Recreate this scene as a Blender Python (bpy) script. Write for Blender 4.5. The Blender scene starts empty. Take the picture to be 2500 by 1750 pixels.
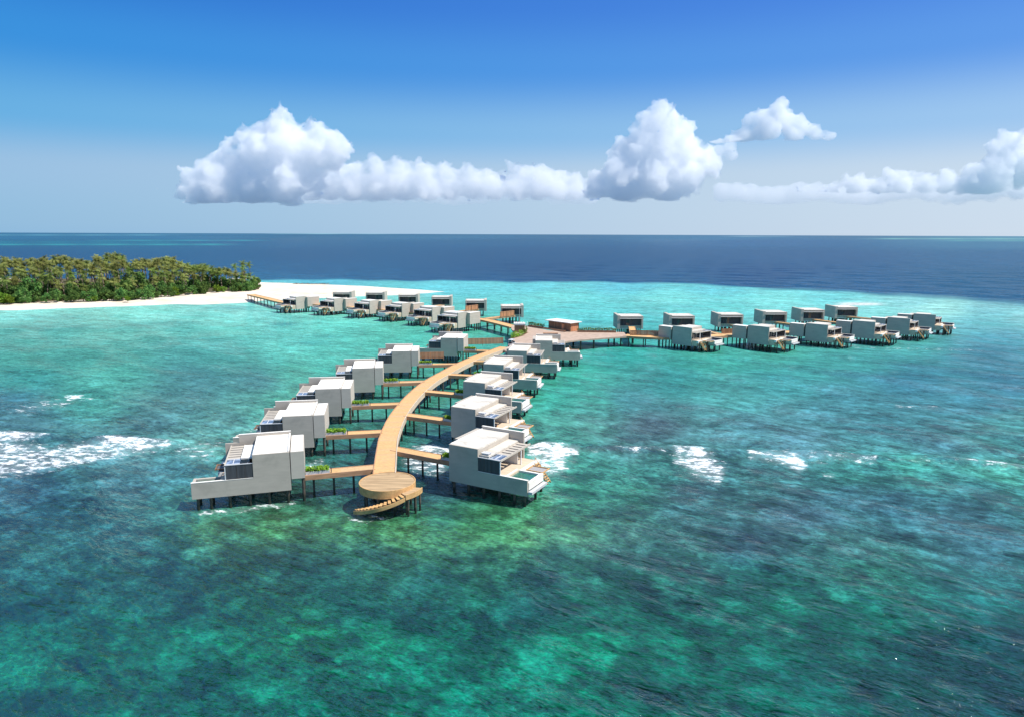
import bpy, math, random
import numpy as np
from mathutils import Vector, Matrix, noise as mnoise

random.seed(7)
SC = bpy.context.scene
COL = SC.collection

# ------------------------------------------------------------------ camera
CAM_H = 34.0
F_PX, CX, CY = 1667.0, 1250.0, 875.0           # focal length / centre of the 2500 px survey
PITCH = math.atan((CY - 572.0) / F_PX)
ROLL = math.atan2(9, 2500)
cam_data = bpy.data.cameras.new("camera")
cam_data.sensor_width = 36.0
cam_data.lens = 24.0
cam_data.clip_start = 0.5
cam_data.clip_end = 400000.0
cam = bpy.data.objects.new("camera", cam_data)
COL.objects.link(cam)
sp, cp = math.sin(PITCH), math.cos(PITCH)
U0 = Vector((0, sp, cp)); X0 = Vector((1, 0, 0)); FW = Vector((0, cp, -sp))
RT = X0 * math.cos(ROLL) + U0 * math.sin(ROLL)
UP = -X0 * math.sin(ROLL) + U0 * math.cos(ROLL)
cam.matrix_world = Matrix(((RT.x, UP.x, -FW.x, 0), (RT.y, UP.y, -FW.y, 0), (RT.z, UP.z, -FW.z, CAM_H), (0, 0, 0, 1)))
SC.camera = cam

# ------------------------------------------------------------------ sky and sun
SUN_EL = math.radians(56.0)
SUN_AZ = Vector((1.0, -0.20))                   # horizontal direction towards the sun
SUN_AZ.normalize()
world = bpy.data.worlds.new("World")
SC.world = world
world.use_nodes = True
wt = world.node_tree
wt.nodes.clear()
w_out = wt.nodes.new("ShaderNodeOutputWorld")
w_bg = wt.nodes.new("ShaderNodeBackground")
w_sky = wt.nodes.new("ShaderNodeTexSky")
w_sky.sky_type = 'NISHITA'
w_sky.sun_disc = False
w_sky.sun_elevation = SUN_EL
w_sky.sun_rotation = math.atan2(SUN_AZ.x, SUN_AZ.y)
w_sky.altitude = 0.0
w_sky.air_density = 1.0
w_sky.dust_density = 0.6
w_sky.ozone_density = 2.2
w_hsv = wt.nodes.new("ShaderNodeHueSaturation")
w_hsv.inputs["Saturation"].default_value = 1.22
wt.links.new(w_sky.outputs[0], w_hsv.inputs["Color"])
# polarised tropical sky: unseen zenith paled as added fill, deep blue below it and to the left, milky towards the horizon and the sun
w_tc = wt.nodes.new("ShaderNodeTexCoord")
w_sep = wt.nodes.new("ShaderNodeSeparateXYZ")
wt.links.new(w_tc.outputs["Generated"], w_sep.inputs[0])
SKY_L = [(0.0, 138, 186, 224), (.016, 140, 187, 224), (.078, 150, 190, 226), (.137, 98, 174, 227), (.22, 48, 144, 222), (.30, 34, 118, 210), (.6, 105, 152, 208), (1, 150, 178, 208)]
SKY_R = [(0.0, 208, 224, 242), (.016, 206, 223, 242), (.078, 203, 221, 240), (.137, 160, 200, 241), (.22, 96, 156, 236), (.30, 78, 136, 231), (.6, 115, 158, 214), (1, 150, 178, 208)]


def sky_ramp(stops):
    r = wt.nodes.new("ShaderNodeValToRGB")
    r.color_ramp.interpolation = 'EASE'
    while len(r.color_ramp.elements) < len(stops): r.color_ramp.elements.new(0.5)
    for e, (p, *c) in zip(r.color_ramp.elements, stops):
        e.position = p
        e.color = (*[((q / 255 + 0.055) / 1.055) ** 2.4 for q in c], 1)
    wt.links.new(w_sep.outputs[2], r.inputs[0])
    return r.outputs[0]


w_az = wt.nodes.new("ShaderNodeMapRange")
w_az.inputs[1].default_value = -0.62; w_az.inputs[2].default_value = 0.62
wt.links.new(w_sep.outputs[0], w_az.inputs[0])


def wmix(f, a, b, blend='MIX'):
    m = wt.nodes.new("ShaderNodeMix"); m.data_type = 'RGBA'; m.blend_type = blend
    for k, x in ((0, f), (6, a), (7, b)):
        if isinstance(x, (int, float)): m.inputs[k].default_value = x
        elif isinstance(x, tuple): m.inputs[k].default_value = x
        else: wt.links.new(x, m.inputs[k])
    return m.outputs[2]


w_grad = wmix(w_az.outputs[0], sky_ramp(SKY_L), sky_ramp(SKY_R))
w_scaled = wmix(1.0, w_grad, (1 / 0.12, 1 / 0.12, 1 / 0.12, 1), 'MULTIPLY')
wt.links.new(wmix(0.92, w_hsv.outputs[0], w_scaled), w_bg.inputs["Color"])
w_bg.inputs["Strength"].default_value = 0.101
wt.links.new(w_bg.outputs[0], w_out.inputs["Surface"])

sun_data = bpy.data.lights.new("sun", 'SUN')
sun_data.energy = 5.0
sun_data.angle = math.radians(0.53)
sun_data.color = (1.0, 0.955, 0.88)
sun = bpy.data.objects.new("sun", sun_data)
COL.objects.link(sun)
sdir = Vector((SUN_AZ.x * math.cos(SUN_EL), SUN_AZ.y * math.cos(SUN_EL), math.sin(SUN_EL)))
sun.rotation_euler = sdir.to_track_quat('Z', 'Y').to_euler()
sun.location = (60, 40, 120)

SC.view_settings.view_transform = 'Standard'
SC.view_settings.look = 'None'
SC.view_settings.exposure = 0.25
SC.view_settings.gamma = 1.0
SC.view_settings.use_curve_mapping = False
cy = SC.cycles
cy.use_denoising = True
cy.max_bounces = 64
cy.diffuse_bounces = 4
cy.glossy_bounces = 3
cy.volume_bounces = 64
cy.transparent_max_bounces = 96
cy.caustics_reflective = False
cy.caustics_refractive = False
cy.use_adaptive_sampling = True


# ------------------------------------------------------------------ survey: a bearing on the photo to a point at height z
def at(px, py, z=0.0):
    dx, dy = px - CX, py - CY
    cr, sr = math.cos(ROLL), math.sin(ROLL)
    dx, dy = dx * cr + dy * sr, -dx * sr + dy * cr
    dz = -F_PX * sp - dy * cp
    yy = F_PX * cp - dy * sp
    t = (z - CAM_H) / dz
    return (dx * t, yy * t)


def chart(x, y, z=0.0):
    """numpy: ground point -> survey coordinates"""
    zz = z - CAM_H
    d = y * cp - zz * sp
    u = y * sp + zz * cp
    d = np.where(d < 1e-3, 1e-3, d)
    a, b = x / d * F_PX, -u / d * F_PX
    cr, sr = math.cos(ROLL), math.sin(ROLL)
    return CX + a * cr - b * sr, CY + a * sr + b * cr


# ------------------------------------------------------------------ mesh helpers
class MB:
    def __init__(self):
        self.v = []; self.f = []

    def add(self, vs, fs):
        o = len(self.v)
        self.v += [tuple(p) for p in vs]
        self.f += [tuple(i + o for i in q) for q in fs]
        return self

    def box(self, x0, x1, y0, y1, z0, z1):
        vs = [(x, y, z) for z in (z0, z1) for y in (y0, y1) for x in (x0, x1)]
        return self.add(vs, [(0, 2, 3, 1), (4, 5, 7, 6), (0, 1, 5, 4), (2, 6, 7, 3), (0, 4, 6, 2), (1, 3, 7, 5)])

    def bar(self, a, b, w, h):
        a, b = Vector(a), Vector(b)
        d = (b - a).normalized()
        s = d.cross(Vector((0, 0, 1)))
        if s.length < 1e-3: s = Vector((1, 0, 0))
        s.normalize(); u = s.cross(d)
        vs = []
        for p in (a, b):
            for i, j in ((-1, -1), (1, -1), (1, 1), (-1, 1)):
                vs.append(p + s * (w / 2 * i) + u * (h / 2 * j))
        return self.add(vs, [(3, 2, 1, 0), (4, 5, 6, 7), (0, 1, 5, 4), (1, 2, 6, 5), (2, 3, 7, 6), (3, 0, 4, 7)])

    def prof_y(self, pts, y0, y1):
        """polygon in (x,z) pushed along y"""
        n = len(pts)
        vs = [(x, y0, z) for x, z in pts] + [(x, y1, z) for x, z in pts]
        fs = [tuple(range(n)), tuple(range(2 * n - 1, n - 1, -1))]
        for i in range(n):
            j = (i + 1) % n
            fs.append((i, i + n, j + n, j))
        return self.add(vs, fs)

    def prof_z(self, pts, z0, z1):
        n = len(pts)
        vs = [(x, y, z0) for x, y in pts] + [(x, y, z1) for x, y in pts]
        fs = [tuple(range(n - 1, -1, -1)), tuple(range(n, 2 * n))]
        for i in range(n):
            j = (i + 1) % n
            fs.append((i, j, j + n, i + n))
        return self.add(vs, fs)

    def tube(self, a, b, r0, r1=None, n=8):
        r1 = r0 if r1 is None else r1
        a, b = Vector(a), Vector(b)
        d = (b - a).normalized()
        s = d.orthogonal().normalized(); u = d.cross(s)
        vs = []
        for p, r in ((a, r0), (b, r1)):
            for i in range(n):
                t = 2 * math.pi * i / n
                vs.append(p + s * (r * math.cos(t)) + u * (r * math.sin(t)))
        fs = [(i, (i + 1) % n, (i + 1) % n + n, i + n) for i in range(n)]
        fs += [tuple(range(n - 1, -1, -1)), tuple(range(n, 2 * n))]
        return self.add(vs, fs)

    def ribbon(self, L, R, z0, z1):
        """closed slab between a left and a right line"""
        n = len(L)
        zt = z1 if isinstance(z1, (list, tuple)) else [z1] * n
        zb = z0 if isinstance(z0, (list, tuple)) else [z0] * n
        vs = []
        for i in range(n):
            vs += [(L[i][0], L[i][1], zb[i]), (R[i][0], R[i][1], zb[i]), (R[i][0], R[i][1], zt[i]), (L[i][0], L[i][1], zt[i])]
        fs = [(0, 1, 2, 3)]
        for i in range(n - 1):
            a, b = 4 * i, 4 * i + 4
            for k in range(4):
                l = (k + 1) % 4
                fs.append((a + l, a + k, b + k, b + l))
        e = 4 * (n - 1)
        fs.append((e + 3, e + 2, e + 1, e))
        return self.add(vs, fs)

    def mesh(self, name, mat, smooth=False, flip_y=False):
        vs = [(x, -y, z) for x, y, z in self.v] if flip_y else self.v
        fs = [tuple(reversed(q)) for q in self.f] if flip_y else self.f
        me = bpy.data.meshes.new(name)
        me.from_pydata(vs, [], fs)
        if smooth:
            me.polygons.foreach_set("use_smooth", [True] * len(me.polygons))
        if mat: me.materials.append(mat)
        me.update()
        return me


def link(name, me, parent=None):
    o = bpy.data.objects.new(name, me)
    COL.objects.link(o)
    if parent is not None: o.parent = parent
    return o


def tag(o, label=None, cat=None, group=None, kind=None):
    if label: o["label"] = label
    if cat: o["category"] = cat
    if group: o["group"] = group
    if kind: o["kind"] = kind
    return o


def root(name, loc, rz, label, cat, group=None):
    o = bpy.data.objects.new(name, None)
    COL.objects.link(o)
    o.empty_display_size = 0.5
    o.location = loc; o.rotation_euler = (0, 0, rz)
    return tag(o, label, cat, group)


def instance(parts, name, loc, rz, label, cat, group=None, scale=None):
    """parts: list of (name, mesh, index of parent part or None); copies share mesh data"""
    r = root(name, loc, rz, label, cat, group)
    if scale: r.scale = scale
    made = []
    for nm, me, par in parts:
        made.append(link(nm, me, r if par is None else made[par]))
    return r


# ------------------------------------------------------------------ materials
def lin(c):
    return tuple((x / 12.92 if x <= 0.04045 else ((x + 0.055) / 1.055) ** 2.4) for x in c)


class NT:
    def __init__(self, name):
        self.m = bpy.data.materials.new(name)
        self.m.use_nodes = True
        self.t = self.m.node_tree
        self.t.nodes.clear()
        self.out = self.n("ShaderNodeOutputMaterial")

    def n(self, kind, **kw):
        nd = self.t.nodes.new(kind)
        for k, v in kw.items():
            if k.startswith("i_"):
                nd.inputs[k[2:].replace("_", " ")].default_value = v
            else:
                setattr(nd, k, v)
        return nd

    def l(self, a, b): self.t.links.new(a, b)

    def math(self, op, a, b=None, clamp=False):
        nd = self.n("ShaderNodeMath", operation=op, use_clamp=clamp)
        for i, x in enumerate((a, b)):
            if x is None: continue
            if isinstance(x, (int, float)): nd.inputs[i].default_value = x
            else: self.l(x, nd.inputs[i])
        return nd.outputs[0]

    def mix(self, fac, a, b, blend='MIX'):
        nd = self.n("ShaderNodeMix", data_type='RGBA', blend_type=blend)
        for s, x in ((nd.inputs[0], fac), (nd.inputs[6], a), (nd.inputs[7], b)):
            if isinstance(x, (int, float)): s.default_value = x
            elif isinstance(x, tuple): s.default_value = (*x[:3], 1)
            else: self.l(x, s)
        return nd.outputs[2]

    def ramp(self, x, a, b):
        nd = self.n("ShaderNodeMapRange", interpolation_type='SMOOTHSTEP')
        nd.inputs[1].default_value = a; nd.inputs[2].default_value = b
        self.l(x, nd.inputs[0])
        return nd.outputs[0]

    def wind(self, ang, stretch):
        mp = self.n("ShaderNodeMapping", vector_type='TEXTURE')
        mp.inputs["Scale"].default_value = (stretch, 1, 1)
        mp.inputs["Rotation"].default_value = (0, 0, math.radians(ang))
        self.l(self.n("ShaderNodeNewGeometry").outputs["Position"], mp.inputs["Vector"])
        return mp.outputs[0]

    def coords(self, kind="Object", scale=(1, 1, 1), rot=(0, 0, 0)):
        if kind == "Position":
            src = self.n("ShaderNodeNewGeometry").outputs["Position"]
        else:
            src = self.n("ShaderNodeTexCoord").outputs[kind]
        mp = self.n("ShaderNodeMapping")
        mp.inputs["Scale"].default_value = scale
        mp.inputs["Rotation"].default_value = rot
        self.l(src, mp.inputs["Vector"])
        return mp.outputs[0]

    def noise(self, vec, scale, detail=4.0, rough=0.55, dist=0.0):
        nd = self.n("ShaderNodeTexNoise")
        nd.inputs["Scale"].default_value = scale
        nd.inputs["Detail"].default_value = detail
        nd.inputs["Roughness"].default_value = rough
        nd.inputs["Distortion"].default_value = dist
        self.l(vec, nd.inputs["Vector"])
        return nd.outputs[0]

    def principled(self, col, rough=0.7, spec=0.3, metal=0.0):
        p = self.n("ShaderNodeBsdfPrincipled")
        p.inputs["Roughness"].default_value = rough
        p.inputs["Specular IOR Level"].default_value = spec
        p.inputs["Metallic"].default_value = metal
        if isinstance(col, tuple): p.inputs["Base Color"].default_value = (*col[:3], 1)
        else: self.l(col, p.inputs["Base Color"])
        self.l(p.outputs[0], self.out.inputs["Surface"])
        return p


def m_surface(name, base, var=0.18, scale=(0.6, 0.6, 0.6), nscale=1.0, stain=None, stain_amt=0.5, rough=0.8, spec=0.2, rnd=0.06):
    t = NT(name)
    v = t.coords("Object", scale)
    n1 = t.noise(v, nscale, 5.0, 0.6)
    dark = tuple(c * (1 - var) for c in base); lite = tuple(min(1, c * (1 + var)) for c in base)
    col = t.mix(t.ramp(n1, 0.3, 0.7), dark, lite)
    if stain:
        v2 = t.coords("Object", (0.35, 0.35, 0.35))
        n2 = t.noise(v2, 1.3, 6.0, 0.65, 0.6)
        col = t.mix(t.math('MULTIPLY', t.ramp(n2, 0.5, 0.72), stain_amt), col, stain)
    if rnd:
        oi = t.n("ShaderNodeObjectInfo")
        k = t.math('ADD', t.math('MULTIPLY', oi.outputs["Random"], 2 * rnd), 1 - rnd)
        hs = t.n("ShaderNodeHueSaturation")
        t.l(k, hs.inputs["Value"]); t.l(col, hs.inputs["Color"])
        col = hs.outputs[0]
    t.principled(col, rough, spec)
    return t.m


MAT = {}
MAT['concrete'] = m_surface("concrete_wall", (0.49, 0.435, 0.37), 0.06, (0.3, 0.3, 1.6), 1.2, (0.36, 0.325, 0.275), 0.5, 0.85, 0.15, 0.03)
MAT['roof_white'] = m_surface("pale_roof_coating", (0.85, 0.81, 0.745), 0.05, (0.5, 0.5, 0.5), 0.8, (0.55, 0.52, 0.46), 0.35, 0.8, 0.15, 0.03)
MAT['roof_grey'] = m_surface("weathered_roof_coating", (0.62, 0.57, 0.50), 0.12, (0.35, 1.6, 0.5), 0.9, (0.40, 0.355, 0.30), 0.8, 0.8, 0.15, 0.05)
MAT['dark_panel'] = m_surface("dark_metal_screen", (0.066, 0.070, 0.078), 0.25, (3.0, 3.0, 0.2), 1.0, None, 0, 0.55, 0.3, 0.08)
MAT['pool_tile'] = m_surface("dark_pool_tile", (0.11, 0.115, 0.125), 0.25, (1, 1, 1), 2.0, None, 0, 0.5, 0.3, 0.05)
MAT['terrace'] = m_surface("terrace_boards", (0.60, 0.48, 0.36), 0.15, (0.4, 5.0, 1.0), 1.5, None, 0, 0.75, 0.2, 0.05)
MAT['white'] = m_surface("white_plaster", (0.80, 0.755, 0.69), 0.05, (1, 1, 1), 1.0, (0.6, 0.56, 0.5), 0.2, 0.75, 0.2, 0.02)
MAT['deck'] = m_surface("tan_deck_timber", (0.68, 0.405, 0.185), 0.10, (0.9, 0.9, 0.9), 3.0, (0.55, 0.37, 0.20), 0.55, 0.75, 0.15, 0.05)  # the deck timber's own warm tan
MAT['round_deck'] = m_surface("weathered_deck_timber", (0.45, 0.31, 0.175), 0.34, (0.10, 2.6, 1), 2.2, (0.30, 0.19, 0.105), 0.6, 0.75, 0.15, 0.0)
MAT['fascia'] = m_surface("timber_fascia", (0.50, 0.285, 0.165), 0.2, (0.5, 0.5, 4), 1.2, (0.33, 0.17, 0.10), 0.5, 0.75, 0.15, 0.06)
MAT['pale_beam'] = m_surface("pale_edge_beam", (0.62, 0.50, 0.38), 0.12, (0.5, 0.5, 3), 1.2, None, 0, 0.75, 0.15, 0.0)
MAT['orange_wood'] = m_surface("orange_slat_timber", (0.56, 0.25, 0.13), 0.28, (2.2, 2.2, 0.05), 1.6, None, 0, 0.7, 0.2, 0.1)
MAT['brown_wood'] = m_surface("brown_cladding_timber", (0.25, 0.145, 0.09), 0.3, (2.0, 2.0, 0.05), 1.6, None, 0, 0.7, 0.2, 0.05)
MAT['stair_wood'] = m_surface("stair_timber", (0.60, 0.36, 0.16), 0.18, (1.5, 1.5, 1.5), 1.4, (0.4, 0.22, 0.1), 0.4, 0.7, 0.2, 0.05)
MAT['pile'] = m_surface("dark_wet_pile", (0.050, 0.042, 0.036), 0.35, (1, 1, 0.4), 1.5, None, 0, 0.6, 0.3, 0.1)


def m_pile():
    t = NT("tide_stained_pile")
    n = t.noise(t.coords("Position", (2, 2, 1.2)), 1.6, 4.0, 0.6)
    sx = t.n("ShaderNodeSeparateXYZ"); t.l(t.n("ShaderNodeNewGeometry").outputs["Position"], sx.inputs[0])
    z = t.math('ADD', sx.outputs[2], t.math('MULTIPLY', t.math('SUBTRACT', n, 0.5), 1.2))
    dry = t.mix(t.ramp(n, 0.35, 0.65), (0.075, 0.06, 0.048), (0.13, 0.105, 0.085))
    c = t.mix(t.ramp(z, 0.5, 1.1), (0.022, 0.028, 0.02), dry)
    t.principled(c, 0.6, 0.3)
    return t.m


MAT['pile'] = m_pile()
MAT['deck_b'] = m_surface("greyed_deck_timber", (0.58, 0.38, 0.205), 0.10, (0.9, 0.9, 0.9), 3.0, (0.50, 0.36, 0.22), 0.5, 0.75, 0.15, 0.0)
MAT['deck_c'] = m_surface("darker_deck_timber", (0.60, 0.37, 0.17), 0.10, (0.9, 0.9, 0.9), 3.0, (0.50, 0.32, 0.17), 0.5, 0.75, 0.15, 0.0)
MAT['planter_box'] = m_surface("grey_planter_box", (0.52, 0.52, 0.53), 0.1, (1, 1, 1), 1.2, None, 0, 0.8, 0.2, 0.05)
MAT['paving'] = m_surface("pink_grey_paving", (0.47, 0.345, 0.265), 0.14, (0.5, 0.5, 0.5), 1.2, (0.38, 0.28, 0.22), 0.5, 0.8, 0.15, 0.0)
MAT['dark_pool'] = m_surface('dark_pool_surface', (0.030, 0.034, 0.048), 0.3, (1, 1, 1), 1.0, None, 0, 0.25, 0.3, 0.05)
MAT['block'] = m_surface('pale_block_render', (0.54, 0.485, 0.415), 0.05, (0.4, 0.4, 1.2), 1.2, (0.52, 0.46, 0.38), 0.4, 0.85, 0.15, 0.03)
MAT['net'] = m_surface("grey_net", (0.36, 0.34, 0.34), 0.2, (6, 6, 6), 2.0, None, 0, 0.9, 0.1, 0.0)
MAT['steel'] = m_surface("white_steel", (0.75, 0.75, 0.75), 0.05, (1, 1, 1), 1.0, None, 0, 0.4, 0.4, 0.0)
MAT['trunk'] = m_surface("palm_bark", (0.22, 0.175, 0.13), 0.3, (1, 1, 4), 2.0, None, 0, 0.9, 0.1, 0.1)
MAT['soil'] = m_surface("leaf_litter_soil", (0.10, 0.085, 0.05), 0.4, (0.3, 0.3, 0.3), 1.0, None, 0, 0.95, 0.05, 0.0)
MAT['fabric'] = m_surface("dark_fabric", (0.07, 0.065, 0.07), 0.2, (3, 3, 3), 1.0, None, 0, 0.9, 0.1, 0.05)


def m_glass(name, tint):
    t = NT(name)
    v = t.coords("Object", (0.8, 0.8, 0.15))
    n = t.noise(v, 1.6, 2.0)
    col = t.mix(t.ramp(n, 0.35, 0.65), tuple(c * 0.5 for c in tint), tuple(c * 1.6 for c in tint))
    p = t.principled(col, 0.06, 0.6)
    return t.m


MAT['glass'] = m_glass("tinted_glass", (0.045, 0.06, 0.068))
MAT['skylight'] = m_glass("blue_skylight_glass", (0.20, 0.25, 0.33))


def m_pool():
    t = NT("pool_water")
    v = t.coords("Object", (1, 1, 1))
    n = t.noise(v, 2.2, 3.0)
    col = t.mix(t.ramp(n, 0.3, 0.7), (0.02, 0.12, 0.095), (0.05, 0.20, 0.15))
    p = t.principled(col, 0.05, 0.5)
    b = t.n("ShaderNodeBump"); b.inputs["Strength"].default_value = 0.25; b.inputs["Distance"].default_value = 0.05
    t.l(t.noise(v, 5.0, 2.0), b.inputs["Height"]); t.l(b.outputs[0], p.inputs["Normal"])
    return t.m


MAT['pool_water'] = m_pool()


def m_leaf(name, a, b, rnd=0.25, trans=0.25):
    t = NT(name)
    v = t.coords("Object", (1, 1, 1))
    n = t.noise(v, 0.9, 3.0)
    col = t.mix(t.ramp(n, 0.32, 0.68), a, b)
    oi = t.n("ShaderNodeObjectInfo")
    hs = t.n("ShaderNodeHueSaturation")
    t.l(t.math('ADD', t.math('MULTIPLY', oi.outputs["Random"], 2 * rnd), 1 - rnd), hs.inputs["Value"])
    t.l(t.math('ADD', t.math('MULTIPLY', oi.outputs["Random"], 0.03), 0.485), hs.inputs["Hue"])
    t.l(col, hs.inputs["Color"])
    d = t.n("ShaderNodeBsdfDiffuse"); tr = t.n("ShaderNodeBsdfTranslucent")
    t.l(hs.outputs[0], d.inputs[0]); t.l(hs.outputs[0], tr.inputs[0])
    mx = t.n("ShaderNodeMixShader"); mx.inputs[0].default_value = trans
    t.l(d.outputs[0], mx.inputs[1]); t.l(tr.outputs[0], mx.inputs[2])
    t.l(mx.outputs[0], t.out.inputs["Surface"])
    return t.m


MAT['frond'] = m_leaf("palm_frond_olive", (0.145, 0.19, 0.05), (0.38, 0.375, 0.12), 0.3)
MAT['frond_green'] = m_leaf("palm_frond_green", (0.12, 0.195, 0.045), (0.30, 0.37, 0.10), 0.3)
MAT['leaf'] = m_leaf("broadleaf_green", (0.045, 0.12, 0.035), (0.17, 0.28, 0.07), 0.35)
MAT['leaf_lime'] = m_leaf("broadleaf_lime", (0.10, 0.20, 0.02), (0.22, 0.33, 0.05), 0.2)
MAT['planting'] = m_leaf("planter_green", (0.14, 0.29, 0.025), (0.32, 0.46, 0.07), 0.2)
MAT['hedge'] = m_leaf("hedge_green", (0.05, 0.09, 0.02), (0.17, 0.22, 0.05), 0.2)


# ------------------------------------------------------------------ the sea: seabed colours with reflected sky and horizon haze painted in (x, y on the 2296 px print, r, g, b)
SEA_NEAR = """640 640 95 195 205|700 633 80 180 200|1000 640 95 200 208|1200 642 95 198 205|1400 642 90 190 203|1600 645 95 195 203|1850 662 105 205 206|2050 676 130 208 208|2250 692 118 190 195|2290 708 128 200 200
1250 670 105 208 202|1500 670 112 212 206|1750 675 118 217 211|2100 692 150 222 212|2250 705 110 190 190
50 705 120 218 208|300 700 116 216 202|550 695 120 216 206|800 700 112 214 200|1300 700 88 198 196|1600 698 100 206 201|1950 700 125 214 208|2220 725 95 180 185
50 740 88 172 162|250 735 105 192 178|500 730 108 208 194|760 735 98 206 190|1340 735 85 192 190|1440 745 72 186 186|2230 760 75 155 172
40 790 80 165 155|250 790 76 160 150|480 790 78 165 160|640 785 95 198 186|720 800 92 198 184|880 740 90 196 176|950 760 85 196 178|1080 748 70 178 160|1400 785 52 168 160|1600 800 70 178 166|1750 800 72 170 160|1900 790 70 160 160|2050 775 75 165 165|2220 790 65 130 152
40 850 66 155 152|250 850 88 178 167|440 850 76 138 144|560 850 75 134 138|670 840 84 178 162|1300 850 62 172 156|1500 850 60 150 150|1750 850 64 148 153|2050 850 60 125 146|2250 850 62 122 144
30 900 58 110 126|200 890 72 160 150|400 900 75 130 131|560 900 82 145 136|640 890 82 170 150|780 850 62 160 145|1230 900 60 168 152|1330 900 68 162 148|1420 900 68 135 142|1650 890 75 155 155|1900 900 70 138 150|2200 900 64 130 147
40 950 72 120 130|350 950 75 125 130|520 945 80 138 135|600 935 80 165 150|880 910 60 140 128|1250 960 78 160 146|1330 960 82 148 140|1450 950 82 110 122|1700 950 75 130 140|2000 950 70 138 150|2250 950 76 150 152
450 1000 95 158 152|560 985 92 160 150|200 1005 76 132 140|760 1000 40 108 108|830 1000 42 112 105|980 990 55 118 118|1250 1000 72 150 140|1400 1000 75 120 126|1600 1000 75 130 136|1800 990 80 130 141|2100 1000 76 130 141|2280 1000 70 138 142
420 1060 72 128 138|780 1060 45 95 100|950 1040 50 104 112|1250 1060 70 150 138|1350 1060 68 145 132|1480 1060 66 138 134|1650 1070 72 128 132|1900 1060 66 140 136|2050 1050 66 148 138|2250 1060 82 165 152
60 1100 62 105 126|300 1090 70 116 127|700 1110 56 112 108|760 1120 52 105 100|980 1100 48 85 92|1280 1110 58 140 116|1420 1100 60 130 112|1560 1100 70 110 120|1900 1100 60 102 116|2000 1120 58 100 115|2220 1100 58 118 124
100 1150 50 106 120|320 1150 60 120 116|430 1160 60 122 112|560 1165 58 118 105|700 1150 64 125 100|980 1150 50 112 90|1100 1180 70 140 100|1250 1150 72 140 108|1400 1150 66 122 112|1550 1150 66 112 117|1800 1150 66 97 112|2150 1150 62 105 120
470 1185 70 132 102|620 1185 80 146 102|760 1175 82 146 100|900 1200 84 148 102|1050 1210 88 156 108|1170 1200 92 160 114|1280 1200 84 142 108|1400 1200 70 118 110|250 1190 48 108 112
90 1240 50 106 106|330 1240 44 98 95|560 1235 52 104 88|640 1255 40 88 84|850 1240 48 94 84|1050 1245 50 98 86|1250 1240 48 96 90|1450 1230 56 104 102|1700 1220 62 98 110|1900 1230 62 112 112|2200 1230 66 112 126
80 1300 44 96 97|380 1300 34 84 82|700 1300 34 84 76|960 1300 34 80 75|1200 1300 38 86 82|1400 1300 44 98 88|1700 1300 45 104 98|1950 1290 58 125 112|2230 1300 56 106 112
80 1370 28 76 77|380 1370 34 80 76|640 1370 46 112 92|780 1370 36 84 76|930 1370 34 80 75|1180 1370 28 74 74|1450 1370 26 96 82|1750 1360 36 108 95|2000 1360 40 112 102|2230 1370 36 92 96
80 1440 30 116 102|380 1430 30 106 92|560 1430 34 108 88|680 1440 48 124 96|860 1440 36 112 92|1020 1440 28 98 84|1280 1440 20 112 93|1550 1440 24 104 88|1850 1440 30 104 94|2050 1440 28 84 82|2250 1440 30 76 80
80 1510 24 116 100|250 1490 26 112 96|430 1510 20 92 82|700 1510 24 108 93|960 1510 20 122 106|1250 1510 14 122 106|1580 1510 16 96 86|1850 1510 20 86 82|2050 1510 20 76 76|2260 1510 26 70 76
80 1590 12 82 74|400 1590 12 96 84|700 1590 12 104 92|1000 1590 12 114 100|1300 1590 12 114 100|1600 1590 12 96 86|1950 1590 16 80 76|2250 1590 16 66 72"""
SEA_FAR = """0 530 62 128 168|400 530 72 132 172|1000 530 72 128 168|1600 532 92 138 178|2290 536 135 172 196
0 545 40 112 150|300 545 48 118 155|600 545 62 116 158|1100 545 60 112 154|1700 545 82 122 168|2250 548 105 145 176
0 575 42 98 145|700 575 50 104 148|1200 575 46 98 143|1800 580 66 108 153|2250 585 74 120 160
300 610 46 102 148|700 605 54 110 153|1200 605 42 92 138|1700 615 54 98 146|2250 625 70 116 152
650 628 60 125 165|1100 628 48 104 150|1500 630 52 108 152|1850 645 62 112 155|2250 670 75 118 155"""
EDGE = [(0, 640), (580, 627), (1150, 632), (1500, 635), (1800, 651), (2050, 664), (2296, 682), (2800, 740)]


def parse_map(s):
    rows = []
    for ln in s.split("\n"):
        for it in ln.split("|"):
            rows.append([float(q) for q in it.split()])
    a = np.array(rows)
    a[:, :2] *= 2500.0 / 2296.0
    c = a[:, 2:] / 255.0
    c = np.where(c <= 0.04045, c / 12.92, ((c + 0.055) / 1.055) ** 2.4)
    return a[:, 0], a[:, 1], c


def interp(px, py, tx, ty, tc):
    out = np.zeros((len(px), 3))
    for s in range(0, len(px), 20000):
        dx = (px[s:s + 20000, None] - tx[None]) / 1.9
        # rows of the survey lie closer together towards the horizon
        sy = np.clip((ty[None] - 560.0) / 330.0, 0.10, 1.0)
        dy = (py[s:s + 20000, None] - ty[None]) / sy
        w = 1.0 / (dx * dx + dy * dy + 350.0) ** 1.7
        out[s:s + 20000] = (w[:, :, None] * tc[None]).sum(1) / w.sum(1)[:, None]
    return out


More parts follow.
